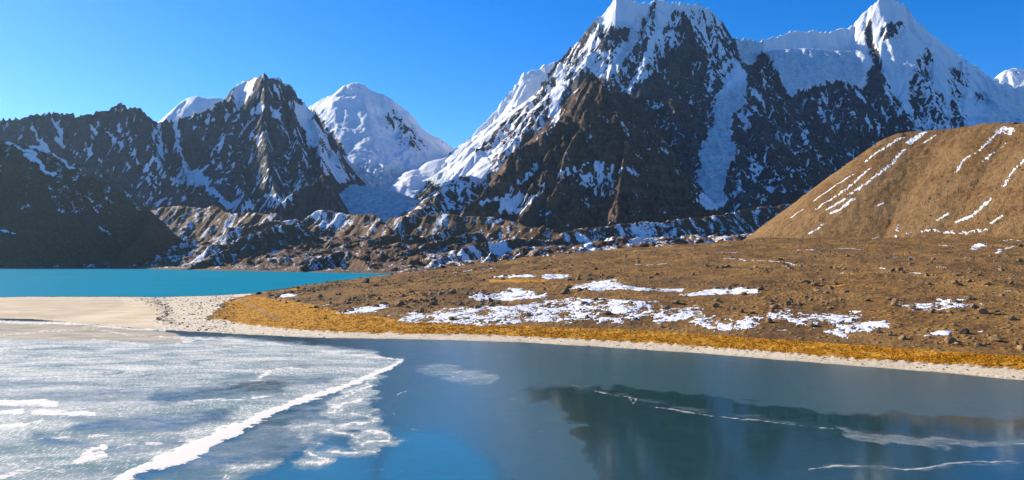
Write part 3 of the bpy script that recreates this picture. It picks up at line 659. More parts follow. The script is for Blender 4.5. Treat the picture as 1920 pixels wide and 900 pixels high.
Qr = [W(*p) for p in [(1560,352,1165),(1600,318,1168),(1655,266,1175),(1680,251,1180),(1705,248,1175),(1740,246,1160),(1790,242,1135),(1830,236,1110),(1868,229,1085),(1895,232,1070),(1920,233,1055),(2050,215,980),(2300,190,880),(2600,170,780)]]
_q = np.array(Qr); _t = np.linspace(0, len(_q)-1, 90); _q = np.stack([np.interp(_t, np.arange(len(_q)), _q[:, k]) for k in range(3)], 1)
for _k in range(3): _p = np.pad(_q, ((3, 3), (0, 0)), 'edge'); _q = sum(_p[i:i+90] for i in range(7))/7
Qr = [tuple(float(c) for c in p) for p in _q]
def near_height(X, Y):
    px = CX+F*X/Y
    Y0, Y1, Yb, Yc, zb, zc = profile(px, Y)
    wob = fbm(X/14, Y/14, 4, 3)*2.2*sst(200, 420, px)
    Ye = Y+wob
    t = np.clip((Ye-Yb)/(Yc-Yb), 0, 1)
    rise = zb+(zc-zb)*(0.86*t+0.14*(1-np.exp(-t*14)))
    z = np.where(Ye < Y0, (Ye-Y0)*0.10, np.where(Ye < Y1, 0.55*(Ye-Y0)/(Y1-Y0), np.where(Ye < Yb, 0.55+(zb-0.55)*sst(0, 1, (Ye-Y1)/(Yb-Y1)), rise)))
    scarp = 0.35*sst(0, 1.2, Ye-Y1)*sst(395, 440, px)
    z = z+np.where((Ye > Y1-.1), scarp, 0)
    beyond = np.clip(Ye-Yc, 0, 1e5)
    fl = np.where(px > 745, 1.5, -3.0)
    z = np.where(beyond > 0, np.maximum(zc-beyond*np.where(px < 480, 0.12, 0.075), fl), z)
    k = sst(3, 60, Ye-Yb)*sst(430, 600, px)
    z = z+k*(fbm(X/46, Y/60, 4, 31)*3.4*sst(600, 900, px)+fbm(X/13, Y/13, 4, 33, .6)*0.9+ridged(X/28, Y/28, 3, 35)*.8)
    band = sst(0, 4, Ye-Y1)*(1-k)*sst(400, 450, px)
    z = z+band*fbm(X/2.6, Y/2.6, 3, 37)*.22
    # the brown hill
    hq = np.full(X.shape, -1e3); wX = X+fbm(X/90, Y/90, 4, 71)*2.5; wY = Y+fbm(X/90, Y/90, 4, 73)*2.5
    for a, b in zip(Qr[:-1], Qr[1:]):
        d, tt_ = segdist(wX, wY, a[0], a[1], b[0], b[1]); d = np.sqrt(d*d+120)-11
        hq = np.maximum(hq, a[2]+(b[2]-a[2])*tt_-0.76*d)
    hq = hq+fbm(X/40, Y/40, 4, 75)*1.3+fbm(X/9, Y/9, 4, 76, .7)*1.8+ridged(X/22, Y/22, 3, 78)*1.2
    e = hq-z; hill = sst(-3, 5, e)
    z = np.where(e > -8, np.maximum(z, hq)+np.where(np.abs(e) < 8, (8-np.abs(e))**2/32, 0), z)
    # mound hollows stay above the water on the peninsula
    inland = (Ye > Y0+2) & (Ye < Yc)
    z = np.where(inland, np.maximum(z, 0.25), z)
    return z, dict(Y0=Y0, Y1=Y1, Yb=Yb, Yc=Yc, Ye=Ye, hill=hill, px=px)
NSTEP = 2.5; ncols = np.arange(-240, 2171, NSTEP, dtype=np.float64); NNC = len(ncols)
r1 = CH*F/np.linspace(800-HY, 560-HY, 160)                      # the shore
r2 = np.linspace(r1[-1], 900, 175)[1:]; r3 = np.linspace(900, 1200, 100)[1:]; r4 = np.linspace(1200, 1450, 20)[1:]
rows = np.concatenate([r1, r2, r3, r4]); NNR = len(rows)
cN, yN = np.meshgrid(ncols, rows); xN = (cN-CX)/F*yN
zN, I = near_height(xN, yN)
_, pyN = px_of(xN, yN, zN)
# --- cover
gp = Paint(0.0); ejit = fbm(xN/6, yN/4, 4, 13, .6)*2.6
gp.poly([(400,598),(425,565),(470,556),(530,560),(590,572),(640,584),(700,592),(760,603),(900,609),(1000,612),(1200,619),(1420,634),(1600,646),(1800,661),(1920,668),(2200,690),(2200,760),(1920,695),(1800,687),(1600,675),(1420,660),(1200,645),(1000,635),(900,631),(650,626),(560,621),(470,613)], 1.0, 3)
gp.poly([(910,523),(1000,523),(1060,524),(1010,530),(920,530)], .8, 4)
gp.poly([(540,541),(580,540),(560,545),(545,545)], .8, 3); gp.poly([(1530,530),(1590,528),(1620,540),(1560,545)], .52, 10); gp.poly([(1680,590),(1790,580),(1860,572),(1840,590),(1740,605)], .42, 12)
grass = np.where(yN < I['Yb']+60, gp.get(cN, pyN), gp.get(cN, pyN))
grass = np.where((cN < 440), gp.get(cN+fbm(xN/7, yN/14, 4, 15)*8, pyN), grass*sst(-.3, .3, I['Ye']-I['Y1']+ejit-.6))
sandm = (1-sst(-.3, .3, I['Ye']-I['Y1']+ejit-.6))
jb = fbm(xN/7, yN/14, 4, 15)*14
sp = Paint(0.0); sp.poly([(-400,500),(482,500),(470,551),(455,556),(425,562),(408,580),(395,590),(385,598),(440,625),(300,660),(-400,660)], 1.0, 4)
left = sp.get(cN+jb, pyN+jb*.15)*(1-sst(.3, .7, gp.get(cN+jb*.6, pyN+jb*.1)))
sandm = np.maximum(sandm, left)
tip = Paint(0.0); tip.poly([(385,598),(400,592),(430,598),(480,612),(560,622),(500,620),(440,608)], 1.0, 3)
pbp = Paint(0.0); pbp.poly([(250,540),(258,558),(285,566),(302,580),(300,596),(290,610),(330,640),(2300,800),(2300,500)], 1.0, 3)
pebble = pbp.get(cN+jb*1.2, pyN+jb*.2)*np.where(cN < 520, 1, np.interp(cN, [520, 800], [1, .45]))
wet_dark = np.exp(-((I['Ye']-I['Y0'])/.8)**2)*.5*(cN > 330)
wet_dark = np.maximum(wet_dark, sst(400, 430, cN)*np.exp(-((I['Ye']-I['Y1'])/.35)**2)*.9)  # thin dark line where the grass bank meets the beach
pth = Paint(0.0); pth.line([(449,561),(470,572),(490,583),(505,592),(525,597)], 3, 1.0, 1.2)
darkm = sst(0, 25, fbm(xN/50, yN/50, 4, 19)*60)
tp = Paint(0.0); tp.poly([(-260,560),(225,560),(240,572),(180,588),(120,596),(-260,600)], .65, 6); tp.line([(-100,584),(30,586),(28,596)], 6, 0, 3); tp.line([(-200,590),(60,590),(100,596)], 6, 1.0, 3); tp.line([(230,560),(245,575),(180,592),(150,597)], 5, -.4, 2.5)
tone = tp.get(cN+jb*.8, pyN+jb*.12)
aN = dict(tone=tone, grass=grass, sand=sandm, hill=I['hill'], pebble=np.clip(pebble, 0, 1), wet_dark=wet_dark, path=pth.get(cN, pyN)*.8, dark=darkm)
VN = np.stack([xN, yN, zN], -1).reshape(-1, 3)
keepN = (np.maximum.reduce([zN[:-1, :-1], zN[1:, :-1], zN[:-1, 1:], zN[1:, 1:]]) > -0.9)
hf = (I['hill'][:-1, :-1] > .5)
for nm, lab, sel in (('ground', 'brown stony ground with orange grass band and pale beach along the lake', keepN & ~hf), ('hill', 'sunlit brown scree hill with snow streaks at the right', keepN & hf)):
    v2, q2, a2 = compact(VN, grid_quads(NNR, NNC, sel), {k: v.ravel() for k, v in aN.items()})
    link(nm, make_mesh(nm, v2, q2, a2, M_LAND), kind='structure', label=lab)
print('near mesh', len(VN), round(time.time()-T0, 1))

topN = np.minimum.accumulate(pyN, 0)
def ground_hit(px, py):
    """distance at which the sight line through a photo point first meets the near land"""
    c = int(round((px-ncols[0])/NSTEP)); c = min(max(c, 0), NNC-1)
    col = pyN[:, c]; k = np.argmax(col <= py)
    if col[k] > py: k = int(np.argmin(col))
    if k == 0: return rows[0]
    f = (col[k-1]-py)/(col[k-1]-col[k]+1e-9)
    return rows[k-1]+(rows[k]-rows[k-1])*min(max(f, 0), 1)
def wpt(px, py):
    Y = ground_hit(px, py); return ((px-CX)/F*Y, Y)

# ------------------------------------------------------------------ snow patches on the land
def snow_patch(label, pts, width=None, amp=0.45, porous=0.0, seed=0, thick=0.16):
    P = [wpt(*p) for p in pts]
    xs = [p[0] for p in P]; ys = [p[1] for p in P]; D = sum(ys)/len(ys)
    m = 4+(0 if width is None else width*D/F)
    pxs = [p[0] for p in pts]; pm = 6+(width or 0)
    p0, p1 = min(pxs)-pm, max(pxs)+pm; y0, y1 = min(ys)-m, max(ys)+m
    nx = int(max(8, (p1-p0)/1.1)); ny = int(min(150, max(10, (y1-y0)/max(.35, D/900))))
    c, y = np.meshgrid(np.linspace(p0, p1, nx), np.linspace(y0, y1, ny)); x = (c-CX)/F*y
    if width is None: sd = polysdf(x, y, P)
    else: sd = linesdf(x, y, P, width*D/F*.5*(1.55 if D > 800 else 1.0))
    A_ = amp*min(6, max(1.0, (y1-y0-2*m)*.25+1))
    msk = sd+fbm(x/3.5, y/5, 4, 100+seed, .62)*A_*2.2-.1
    if porous: msk = np.minimum(msk, (0.52-porous+fbm(x/7, y/11, 4, 170+seed, .6)*.9+fbm(x/2.1, y/2.6, 5, 140+seed, .75)*1.1)*3)
    z, _ = near_height(x, y)
    z = z+np.where(msk > 0, 0.05+thick*np.clip(msk/1.2, 0, 1), -0.25)
    on = msk > -0.15
    keep = on[:-1, :-1] & on[1:, :-1] & on[:-1, 1:] & on[1:, 1:]
    if keep.sum() < 4: return
    v = np.stack([x, y, z], -1).reshape(-1, 3)
    v2, q2, _ = compact(v, grid_quads(ny, nx, keep), {})
    link('snow_patch', make_mesh('snow_patch', v2, q2, None, M_SNOW), kind='structure', label=label)
PATCH = [
 ('long thin snow patch above the small orange grass hollow, left of the pair', [(926,518),(960,515.5),(1003,516),(1003,520),(960,521.5),(926,521)], None, .3, 0),
 ('short thick snow patch above the small orange grass hollow, right of the pair', [(1015,521),(1022,513),(1035,515),(1067,515.5),(1067,520),(1040,523),(1018,523)], None, .3, 0),
 ('long humped snow patch in the middle of the slope', [(1065,541),(1110,529),(1150,524),(1170,534),(1200,540),(1285,541),(1285,545),(1200,546),(1160,543),(1110,546),(1070,543)], None, .5, .12),
 ('snow patch with a hump directly above the widest snowfield', [(885,557),(895,547),(905,553),(940,549),(955,541),(975,542),(1005,550),(1030,550),(1030,560),(1000,560),(940,565),(920,562),(890,563)], None, .5, .12),
 ('widest broken snowfield on the bank just above the orange grass', [(745,603),(770,585),(795,590),(840,578),(890,575),(960,575),(1020,564),(1100,560),(1180,562),(1240,566),(1225,585),(1200,601),(1150,606),(1100,601),(1060,606),(1000,603),(900,611),(840,606),(760,606)], None, .6, .36),
 ('broken snowfield right of the widest one, above the grass', [(1225,592),(1250,580),(1300,575),(1320,590),(1350,600),(1380,600),(1400,595),(1440,590),(1470,580),(1500,588),(1530,590),(1560,590),(1610,584),(1612,600),(1560,606),(1520,613),(1490,601),(1440,602),(1400,619),(1360,623),(1320,616),(1280,602),(1230,606)], None, .6, .38),
 ('ragged snow patch beside the right end of the broken snowfields', [(1550,626),(1570,611),(1600,606),(1640,600),(1672,607),(1650,621),(1610,626),(1580,633)], None, .6, .3),
 ('flat snow patch between the humped patch and the right snowfield', [(1282,553),(1320,545),(1350,541),(1420,542),(1422,550),(1380,552),(1340,553),(1280,556)], None, .5, .15),
 ('leaf-shaped snow patch at the left on the upper edge of the grass', [(628,588),(650,583),(670,576),(722,571),(724,578),(700,585),(640,589)], None, .5, .1),
 ('curved snow patch on the right slope beside dark boulders', [(1685,574),(1740,570),(1770,560),(1800,562),(1795,570),(1842,566),(1835,573),(1790,580),(1735,582)], None, .5, .3),
 ('low broken snow strip near the shore at the right', [(1715,627),(1740,628),(1760,620),(1785,622),(1780,628),(1745,631),(1725,633)], None, .5, .3),
 ('small snow patch near the left tip of the peninsula', [(513,555),(540,551),(556,552),(552,556),(518,559)], None, .3, 0),
 ('thin snow strip near the upper edge of the plateau, left of the higher strips', [(1357,485),(1385,485),(1397,489)], 5, .25, 0),
 ('slanting snow strip on the upper plateau', [(1412,488),(1450,490),(1490,497)], 5, .25, 0),
 ('long snow strip on the plateau below the hill foot', [(1497,469),(1530,470),(1570,474)], 5, .25, 0),
 ('faint snow strip right of the long strip below the hill', [(1565,466),(1590,466),(1617,469)], 4, .25, 0),
 ('faint highest snow strip at the left of the hill foot', [(1338,473),(1382,473)], 4, .25, 0),
 ('isolated snow strip on the plateau crest above the humped patch', [(1192,496),(1250,494)], 5, .25, 0),
 ('thin snow strip along the plateau edge above the moraine', [(850,512),(890,505),(920,503)], 4.5, .3, 0),
 ('long thin snow strip with a dark hollow behind it', [(1632,480),(1665,482),(1698,484)], 4, .25, 0),
 ('thin snow strip in the middle of the right plateau', [(1757,501),(1795,505)], 4.5, .25, 0),
 ('snow strip under a dark boulder on the right plateau', [(1692,509),(1726,513)], 5, .25, 0),
 ('short snow strip left of the dark boulder on the right plateau', [(1650,503),(1672,508)], 4, .25, 0),
 ('tiny snow strip on the centre of the plateau', [(1575,512),(1597,513)], 6, .25, 0),
 ('snow patch among dense boulders below the hill foot', [(1818,470),(1822,461),(1840,456),(1852,460),(1838,465),(1830,470)], None, .4, .15),
 ('slanting snow strip near the right edge above the boulders', [(1870,475),(1885,467),(1898,462)], 6, .3, 0),
 ('short snow strip at the foot of the hill, left of the dense boulders', [(1757,461),(1772,460),(1792,463)], 5, .3, .1),
 ('small snow fleck among boulders near the right edge of the plateau', [(1864,498),(1875,500)], 5, .3, 0),
 ('small snow strip between boulders at the far right', [(1884,546),(1906,547)], 5, .3, .1),
 ('ragged snow strip at the foot of the hill near the right edge', [(1882,452),(1895,449),(1912,452)], 6, .4, .2),
 ('faint snow strip right of the long strip with the dark hollow', [(1703,482),(1716,482)], 4, .3, 0),
 ('small snow spot left of the leaf-shaped patch', [(597,575),(606,574),(613,571)], 5, .3, 0),
 ('small snow spot at the left end of the widest snowfield', [(729,592),(745,589)], 5, .3, 0),
 ('tiny snow spot above the boulders by the right shore', [(1832,623),(1842,621)], 7, .3, 0),
 ('small snow flecks between the two broken snowfields near the grass', [(1430,622),(1450,620),(1475,619)], 6, .4, .2),
 ('highest left snow streak on the brown hill, along its ridge', [(1624,301),(1660,277),(1692,258)], 4.5, .5, 0),
 ('longest snow streak on the brown hill', [(1593,364),(1631,340),(1668,311),(1695,281)], 5, .5, 0),
 ('wide short snow patch at the top of the hill beside the ridge', [(1705,267),(1732,249)], 9, .6, .1),
 ('narrow snow streak beside the wide patch on the hilltop', [(1732,268),(1753,255)], 4, .5, 0),
 ('thin snow streak near the left ridge of the brown hill', [(1527,376),(1599,327)], 3.5, .4, 0),
 ('snow streak parallel below the thin one on the left of the hill', [(1531,393),(1593,351),(1631,316)], 4.5, .5, 0),
 ('short thick snow streak low on the left of the hill', [(1551,393),(1583,374)], 5, .5, 0),
 ('bent snow streak just right of the short thick one', [(1559,399),(1577,391),(1601,373)], 6, .5, 0),
 ('small streak at the lower left ridge of the hill', [(1484,407),(1505,393)], 3.5, .4, 0),
 ('broken snow streak at the left foot of the hill', [(1518,438),(1545,420)], 5, .5, .15),
 ('single thin streak at the middle foot of the hill', [(1638,448),(1684,422)], 3.5, .4, 0),
 ('long narrow snow streak from the hilltop at the right', [(1794,321),(1807,300),(1839,279),(1874,247)], 4.5, .5, .05),
 ('bright snow head at the hilltop by the right edge', [(1872,248),(1882,242),(1895,248)], 11, .7, .15),
 ('faint broken streak right of the long narrow one', [(1842,303),(1865,285),(1887,268)], 3.5, .5, .15),
 ('steep snow streak at the right edge of the hill', [(1882,348),(1898,324),(1922,298)], 5, .5, .1),
 ('curved bright snow streak low on the hill', [(1796,416),(1826,404),(1855,375)], 7, .5, .05),
 ('short snow streak left of the curved bright one', [(1759,412),(1778,401)], 5, .5, .1),
 ('flat broken snow band at the hill foot', [(1700,438),(1753,433),(1791,437)], 4, .5, .2),
 ('flat snow strips at the right of the hill foot', [(1802,437),(1850,431)], 5, .5, .2),
 ('small slanting snow streak above the flat strips', [(1860,418),(1880,404)], 5, .5, .2),
 ('short snow fleck on the upper middle of the hill', [(1646,386),(1657,381)], 4, .3, 0),
]
for i, (lab, pts, w, a_, por) in enumerate(PATCH):
    snow_patch(lab, pts, w, a_, por, i, 0.16 if w is None else .12)
print('patches', round(time.time()-T0, 1))

# ------------------------------------------------------------------ boulders and stones
def rock_arrays(seed, sub):
    import bmesh
    bm = bmesh.new(); bmesh.ops.create_icosphere(bm, subdivisions=sub, radius=1.0)
    v = np.array([x.co[:] for x in bm.verts], np.float32); f = np.array([[w.index for w in p.verts] for p in bm.faces], np.int32); bm.free()
    r = np.random.RandomState(seed)
    for k in range(9 if sub > 1 else 4):           # planar chips
        d = r.normal(size=3); d /= np.linalg.norm(d); c = r.uniform(.45, .8); s = v@d; v -= np.clip(s-c, 0, 9)[:, None]*d[None]*.92
    v *= 1+0.07*r.normal(size=(len(v), 1)); v *= np.array([r.uniform(.8, 1.25), r.uniform(.75, 1.1), r.uniform(.5, .85)])
    return v, f
VAR = [rock_arrays(100+i, 2) for i in range(8)]
VARME = [make_mesh('boulder', v, None, None, M_STONE, False, tris=f) for v, f in VAR]
VARDK = [make_mesh('boulder', v, None, None, M_DSTONE, False, tris=f) for v, f in VAR[:4]]
SMALL = [rock_arrays(300+i, 1) for i in range(10)]
rnd = np.random.RandomState(5)
BOULD = [ # label, px, py(base), width px, dark
 ('dark blocky boulder at the left end of the widest snowfield', 790, 586, 17, 1),
 ('dark boulder on the plateau skyline against the turquoise lake', 686, 530, 19, 1),
 ('brown boulder standing in the middle of the widest snowfield', 1101, 596, 14, 0),
 ('dark boulder on the slope above the humped snow patch', 1118, 505, 13, 1),
 ('pale flat boulder lying near the right edge above the grass', 1896, 600, 22, 0),
 ('dark boulder beside the low snow strip near the right shore', 1806, 625, 22, 1),
 ('dark boulder just above the snow strip on the right plateau', 1688, 508, 16, 1),
 ('brown boulder under the curved snow patch on the right slope', 1780, 586, 13, 0),
 ('dark boulder above the right end of the curved snow patch', 1818, 562, 20, 1),
 ('lone small dark rock on the orange grass band', 1189, 621, 6, 1),
 ('brown boulder on the crest line left of the hill', 1396, 457, 9, 0),
 ('dark rock at the hilltop by the right edge', 1903, 232, 12, 1),
 ('brown boulder on the skyline near the pale shoreline tip', 560, 541, 9, 1),
 ('dark boulder at the far left end of the plateau skyline', 486, 552, 12, 1),
 ('brown boulder standing below the leaf-shaped snow patch', 610, 598, 7, 0),
 ('dark boulder at the foot of the bank beside the grass', 1650, 624, 16, 1),
 ('pair-sized brown boulder at the right edge by the shore grass', 1905, 645, 13, 0),
 ('dark boulder near the right edge beside the slanting snow strip', 1912, 462, 12, 1),
 ('brown boulder in the middle of the open scree of the hill', 1742, 373, 7, 0),
 ('yellowish boulder half way down the right slope', 1880, 555, 12, 0),
]
def put_boulder(label, X, Y, w, var, dk, group=None):
    z, _ = near_height(np.array([[X]]), np.array([[Y]])); z = float(z[0, 0])
    o = link('boulder', (VARDK if dk else VARME)[var % (4 if dk else 8)], label=label, category='boulder')
    if group: o['group'] = group
    s = w*.5; o.location = (X, Y, z+s*.22); o.scale = (s, s*rnd.uniform(.8, 1.1), s*rnd.uniform(.85, 1.15)); o.rotation_euler = (0, 0, rnd.uniform(0, 6.28))
for i, (lab, px, py, w, dk) in enumerate(BOULD):
    X, Y = wpt(px, py); put_boulder(lab, X, Y, w*Y/F, i, dk)
# scatter density: rows of dark boulder clusters over the slope
def scatter(n, seed, pxr_, rule):
    r = np.random.RandomState(seed); px = r.uniform(pxr_[0], pxr_[1], n); u = r.rand(n)
    Y0, Y1, Yb, Yc, zb, zc = profile(px, px)
    Y = rule(px, u, Y0, Y1, Yb, Yc); X = (px-CX)/F*Y
    return X, Y, px
def slope_rule(px, u, Y0, Y1, Yb, Yc): return Yb+4+(Yc+25-Yb)*u**0.9
X, Y, px = scatter(62000, 21, (500, 2160), slope_rule)
cl = fbm(X/22, Y/30, 3, 201)+fbm(X/80, Y/90, 2, 207)*.8
keep = (rnd.rand(len(X)) < sst(-.45, .55, cl)*.9+.05)
X, Y, px, cl = X[keep], Y[keep], px[keep], cl[keep]
size = 0.40*(rnd.pareto(2.6, len(X))+1)*(1+.5*sst(0, .6, cl)); size = np.clip(size, .40, 3.0)
big = np.argsort(-(size/Y))[:255]
isbig = np.zeros(len(X), bool); isbig[big] = True
MARKS = [(965,518,'the left thin snow patch above the orange hollow'), (1041,518,'the short thick snow patch above the hollow'), (1160,536,'the long humped snow patch'), (960,552,'the humped patch above the widest snowfield'),
 (850,590,'the left half of the widest snowfield'), (1120,583,'the right half of the widest snowfield'), (1320,600,'the snowfield right of the widest one'), (1520,595,'the right end of the broken snowfields'), (1610,616,'the ragged patch above the grass'),
 (1350,547,'the flat mid-slope snow patch'), (680,582,'the leaf-shaped snow patch'), (1765,571,'the curved snow patch'), (1750,626,'the low snow strip by the right shore'), (535,555,'the snow patch near the peninsula tip'),
 (1450,492,'the slanting snow strip on the plateau'), (1535,471,'the long strip below the hill'), (1220,495,'the lone strip on the plateau crest'), (885,508,'the thin strip at the plateau edge'), (1710,511,'the strip under the dark boulder'),
 (1776,503,'the thin strip on the right plateau'), (1838,463,'the patch among dense boulders'), (1884,468,'the slanting strip at the right edge'), (1585,512,'the tiny strip on the plateau'), (1840,622,'the tiny spot above the right shore'), (600,573,'the small spot left of the leaf-shaped patch')]
ORD = ['nearest', 'second nearest', 'third nearest', 'fourth nearest', 'fifth nearest', 'sixth nearest', 'seventh nearest', 'eighth nearest', 'ninth nearest', 'tenth nearest', 'eleventh nearest', 'twelfth nearest', 'thirteenth nearest', 'fourteenth nearest', 'fifteenth nearest', 'sixteenth nearest', 'seventeenth nearest', 'eighteenth nearest', 'nineteenth nearest', 'twentieth nearest', 'twenty-first nearest', 'twenty-second nearest']
zb_, _ = near_height(X[None, big], Y[None, big]); bpx, bpyy = px_of(X[big], Y[big], zb_[0]); slots = {}
for k, x_, y_ in zip(big, bpx, bpyy):
    m_ = min(MARKS, key=lambda m: ((m[0]-x_)/2.5)**2+(m[1]-y_)**2); dx_, dy_ = (x_-m_[0])/2.5, y_-m_[1]
    side = ('right of' if dx_ > 0 else 'left of') if abs(dx_) > abs(dy_) else ('below' if dy_ > 0 else 'above')
    slots.setdefault((m_[2], side), []).append((math.hypot(dx_, dy_), k))
for (m_, side), lst in slots.items():
    for n_i, (_, k) in enumerate(sorted(lst)):
        t = '%s brown boulder %s %s' % (ORD[n_i] if n_i < len(ORD) else 'far-off', side, m_)
        put_boulder(t, X[k], Y[k], size[k]*1.15, int(rnd.randint(8)), 0, 'brown boulders scattered over the stony slope')
def rocks_mesh(name, X, Y, size, mat, label, flat=1.0, base=SMALL):
    z, _ = near_height(X[None], Y[None]); z = z[0]
    Vs, Fs, off = [], [], 0; r = np.random.RandomState(9)
    var = r.randint(0, len(base), len(X)); rot = r.uniform(0, 6.28, len(X))
    for b in range(len(base)):
        idx = np.where(var == b)[0]
        if not len(idx): continue
        v, f = base[b]; s = (size[idx]*.5)[:, None]
        c, sn_ = np.cos(rot[idx])[:, None], np.sin(rot[idx])[:, None]
        x = (v[None, :, 0]*c-v[None, :, 1]*sn_)*s+X[idx][:, None]; y = (v[None, :, 0]*sn_+v[None, :, 1]*c)*s+Y[idx][:, None]
        zz = v[None, :, 2]*s*flat+z[idx][:, None]+s*.15
        Vs.append(np.stack([x, y, zz], -1).reshape(-1, 3)); n = len(v)
        Fs.append((f[None]+(np.arange(len(idx))*n)[:, None, None]+off).reshape(-1, 3)); off += n*len(idx)
    return link(name, make_mesh(name, np.concatenate(Vs), None, None, mat, False, tris=np.concatenate(Fs)), kind='stuff', label=label)
sel = ~isbig
rocks_mesh('loose_stones', X[sel], Y[sel], size[sel], M_STONE, 'countless small brown stones littering the slope above the lake')
print('stones', sel.sum(), round(time.time()-T0, 1))
# hill scree
r = np.random.RandomState(31); pxh = r.uniform(1420, 2150, 7000); Yh = r.uniform(880, 1180, 7000); Xh = (pxh-CX)/F*Yh
kh = fbm(Xh/30, Yh/40, 3, 231) > -.15; Xh, Yh = Xh[kh], Yh[kh]
rocks_mesh('scree', Xh, Yh, np.clip(.6*(r.pareto(2.6, len(Xh))+1), .6, 3.0), M_DSTONE, 'loose brown scree on the sunlit hill')
# beach stones
def beach_rule(px, u, Y0, Y1, Yb, Yc): return Y0+.5+(Y1-Y0-.3)*u
Xb, Yb_, pb = scatter(2600, 41, (430, 2160), beach_rule)
s_b = np.clip(.10*(r.pareto(2.2, len(Xb))+1), .1, .8)
def tip_rule(px, u, Y0, Y1, Yb, Yc): return Y0+1+(Yc-Y0-2)*u
Xt, Yt, pt = scatter(5200, 43, (255, 440), tip_rule)
pyt = HY+F*(CH-.5)/Yt
kt = fbm(Xt/9, Yt/16, 3, 211)+.9*sst(395, 430, pt)+.9*np.exp(-((pt-312+(600-pyt)*.3)/13)**2)+np.where((pt > 255) & (pt < 310) & (np.abs(pyt-559-(pt-255)*.2) < 3), 1, 0)-sst(30, 8, pt-(250+(pyt-557)*1.0)) > .12
kt |= (r.rand(len(Xt)) < .25) & (pt > 262+(pyt-557)*.9)
Xt, Yt = Xt[kt], Yt[kt]; s_t = np.clip(.26*(r.pareto(2.4, len(Xt))+1), .26, 1.4)
def back_rule(px, u, Y0, Y1, Yb, Yc): return Yc-1.5+2.2*u
Xk, Yk, pk = scatter(1500, 47, (70, 470), back_rule); s_k = np.clip(.35*(r.pareto(3, len(Xk))+1), .35, 1.5)
XC, YC = [], []
for (x0, y0), (x1, y1), m_ in (((255,559),(300,569),130), ((298,568),(320,580),110), ((318,582),(298,600),120), ((296,600),(330,604),90), ((392,563),(440,561),110), ((398,573),(425,574),70), ((405,583),(420,588),50), ((360,566),(375,575),30)):
    q_ = r.rand(m_); a_ = x0+(x1-x0)*q_+r.normal(0, 5, m_); b_ = y0+(y1-y0)*q_+r.normal(0, 2.0, m_); yy = (CH-.5)*F/(b_-HY); XC.append((a_-CX)/F*yy); YC.append(yy)
XC, YC = np.concatenate(XC), np.concatenate(YC); s_c = np.clip(.38*(r.pareto(3, len(XC))+1), .38, 1.5)
rocks_mesh('beach_stones', np.concatenate([Xb, Xt, Xk, XC]), np.concatenate([Yb_, Yt, Yk, YC]), np.concatenate([s_b, s_t, s_k, s_c]), M_DSTONE, 'small dark stones strewn over the pale beach', .7)

# ------------------------------------------------------------------ dry grass tussocks
def grass_material():
    n = NT('dry_grass')
    c = n.mix(n.rng(n.noise(n.co, .5, 4, .7), .35, .65), (0.40, 0.17, 0.010), (0.74, 0.35, 0.018))
    n.set('Base Color', c); n.set('Roughness', .8); n.b.inputs['Specular IOR Level'].default_value = .1; return n.m
def grass_rule(px, u, Y0, Y1, Yb, Yc): return Y1+.3+(Yb+6-Y1)*u
Xg, Yg, pg = scatter(30000, 51, (405, 2160), grass_rule)
zg, _ = near_height(Xg[None], Yg[None]); zg = zg[0]; _, pyg_ = px_of(Xg, Yg, zg)
kg = (gp.get(pg, pyg_) > .6) & (r.rand(len(Xg)) < sst(-.4, .3, fbm(Xg/5, Yg/8, 3, 221))); Xg, Yg, zg = Xg[kg], Yg[kg], zg[kg]
n_ = len(Xg); Vg = []; 
ang = r.uniform(0, 6.28, n_); hgt = r.uniform(.08, .24, n_)
for k in range(3):
    a0 = ang+k*2.09; rr = r.uniform(.18, .40, n_)
    Vg.append(np.stack([np.stack([Xg+np.cos(a0)*rr, Yg+np.sin(a0)*rr, zg-.05], -1), np.stack([Xg+np.cos(a0+1.6)*rr, Yg+np.sin(a0+1.6)*rr, zg-.05], -1),
        np.stack([Xg+np.cos(a0+.8)*rr*.9, Yg+np.sin(a0+.8)*rr*.9, zg+hgt], -1)], 1))
Vg = np.concatenate(Vg).reshape(-1, 3)
link('dry_grass', make_mesh('dry_grass', Vg, None, None, grass_material(), False, tris=np.arange(len(Vg), dtype=np.int32).reshape(-1, 3)), kind='stuff', label='orange dry grass growing in a band along the shore')
print('grass', n_, round(time.time()-T0, 1))

# ================================================================== WATER AND ICE
v = np.array([[-9000, 0, -.06], [9000, 0, -.06], [9000, 2600, -.06], [-9000, 2600, -.06]], np.float32)
def lake_region(name, rows_, cols_, label, mat, z=0.0, attrs_fn=None):
    c, y = np.meshgrid(cols_, rows_); x = (c-CX)/F*y; zz = np.full(x.shape, z)
    at = attrs_fn(c, x, y) if attrs_fn else None
    if at and 'dz' in at: zz = zz+at.pop('dz')
    v_ = np.stack([x, y, zz], -1).reshape(-1, 3)
    return link(name, make_mesh(name, v_, grid_quads(*c.shape), {k: a.ravel() for k, a in at.items()} if at else None, mat), kind='structure', label=label)
lake_region('lake', np.array([500., 560, 700, 1000, 1500, 2300]), np.linspace(-900, 2900, 40), 'flat turquoise lake between the beach and the far moraine', M_TURQ, -0.05)
link('lake_bed', make_mesh('lake_bed', np.array([[-12000, -2000, -6], [12000, -2000, -6], [12000, 14000, -6], [-12000, 14000, -6]], np.float32), np.array([[0, 1, 2, 3]], np.int32), None, M_DSTONE), kind='structure', label='dark ground under and around the lake')
fr = Paint(0.0)
EDGE = [(-260,640),(0,622),(180,622),(300,628),(420,633),(520,645),(600,658),(680,668),(752,674),(716,700),(640,727),(560,752),(500,778),(440,805),(380,838),(340,860),(290,882),(230,905),(100,980),(-260,980)]
fr.poly(EDGE, .78, 5)
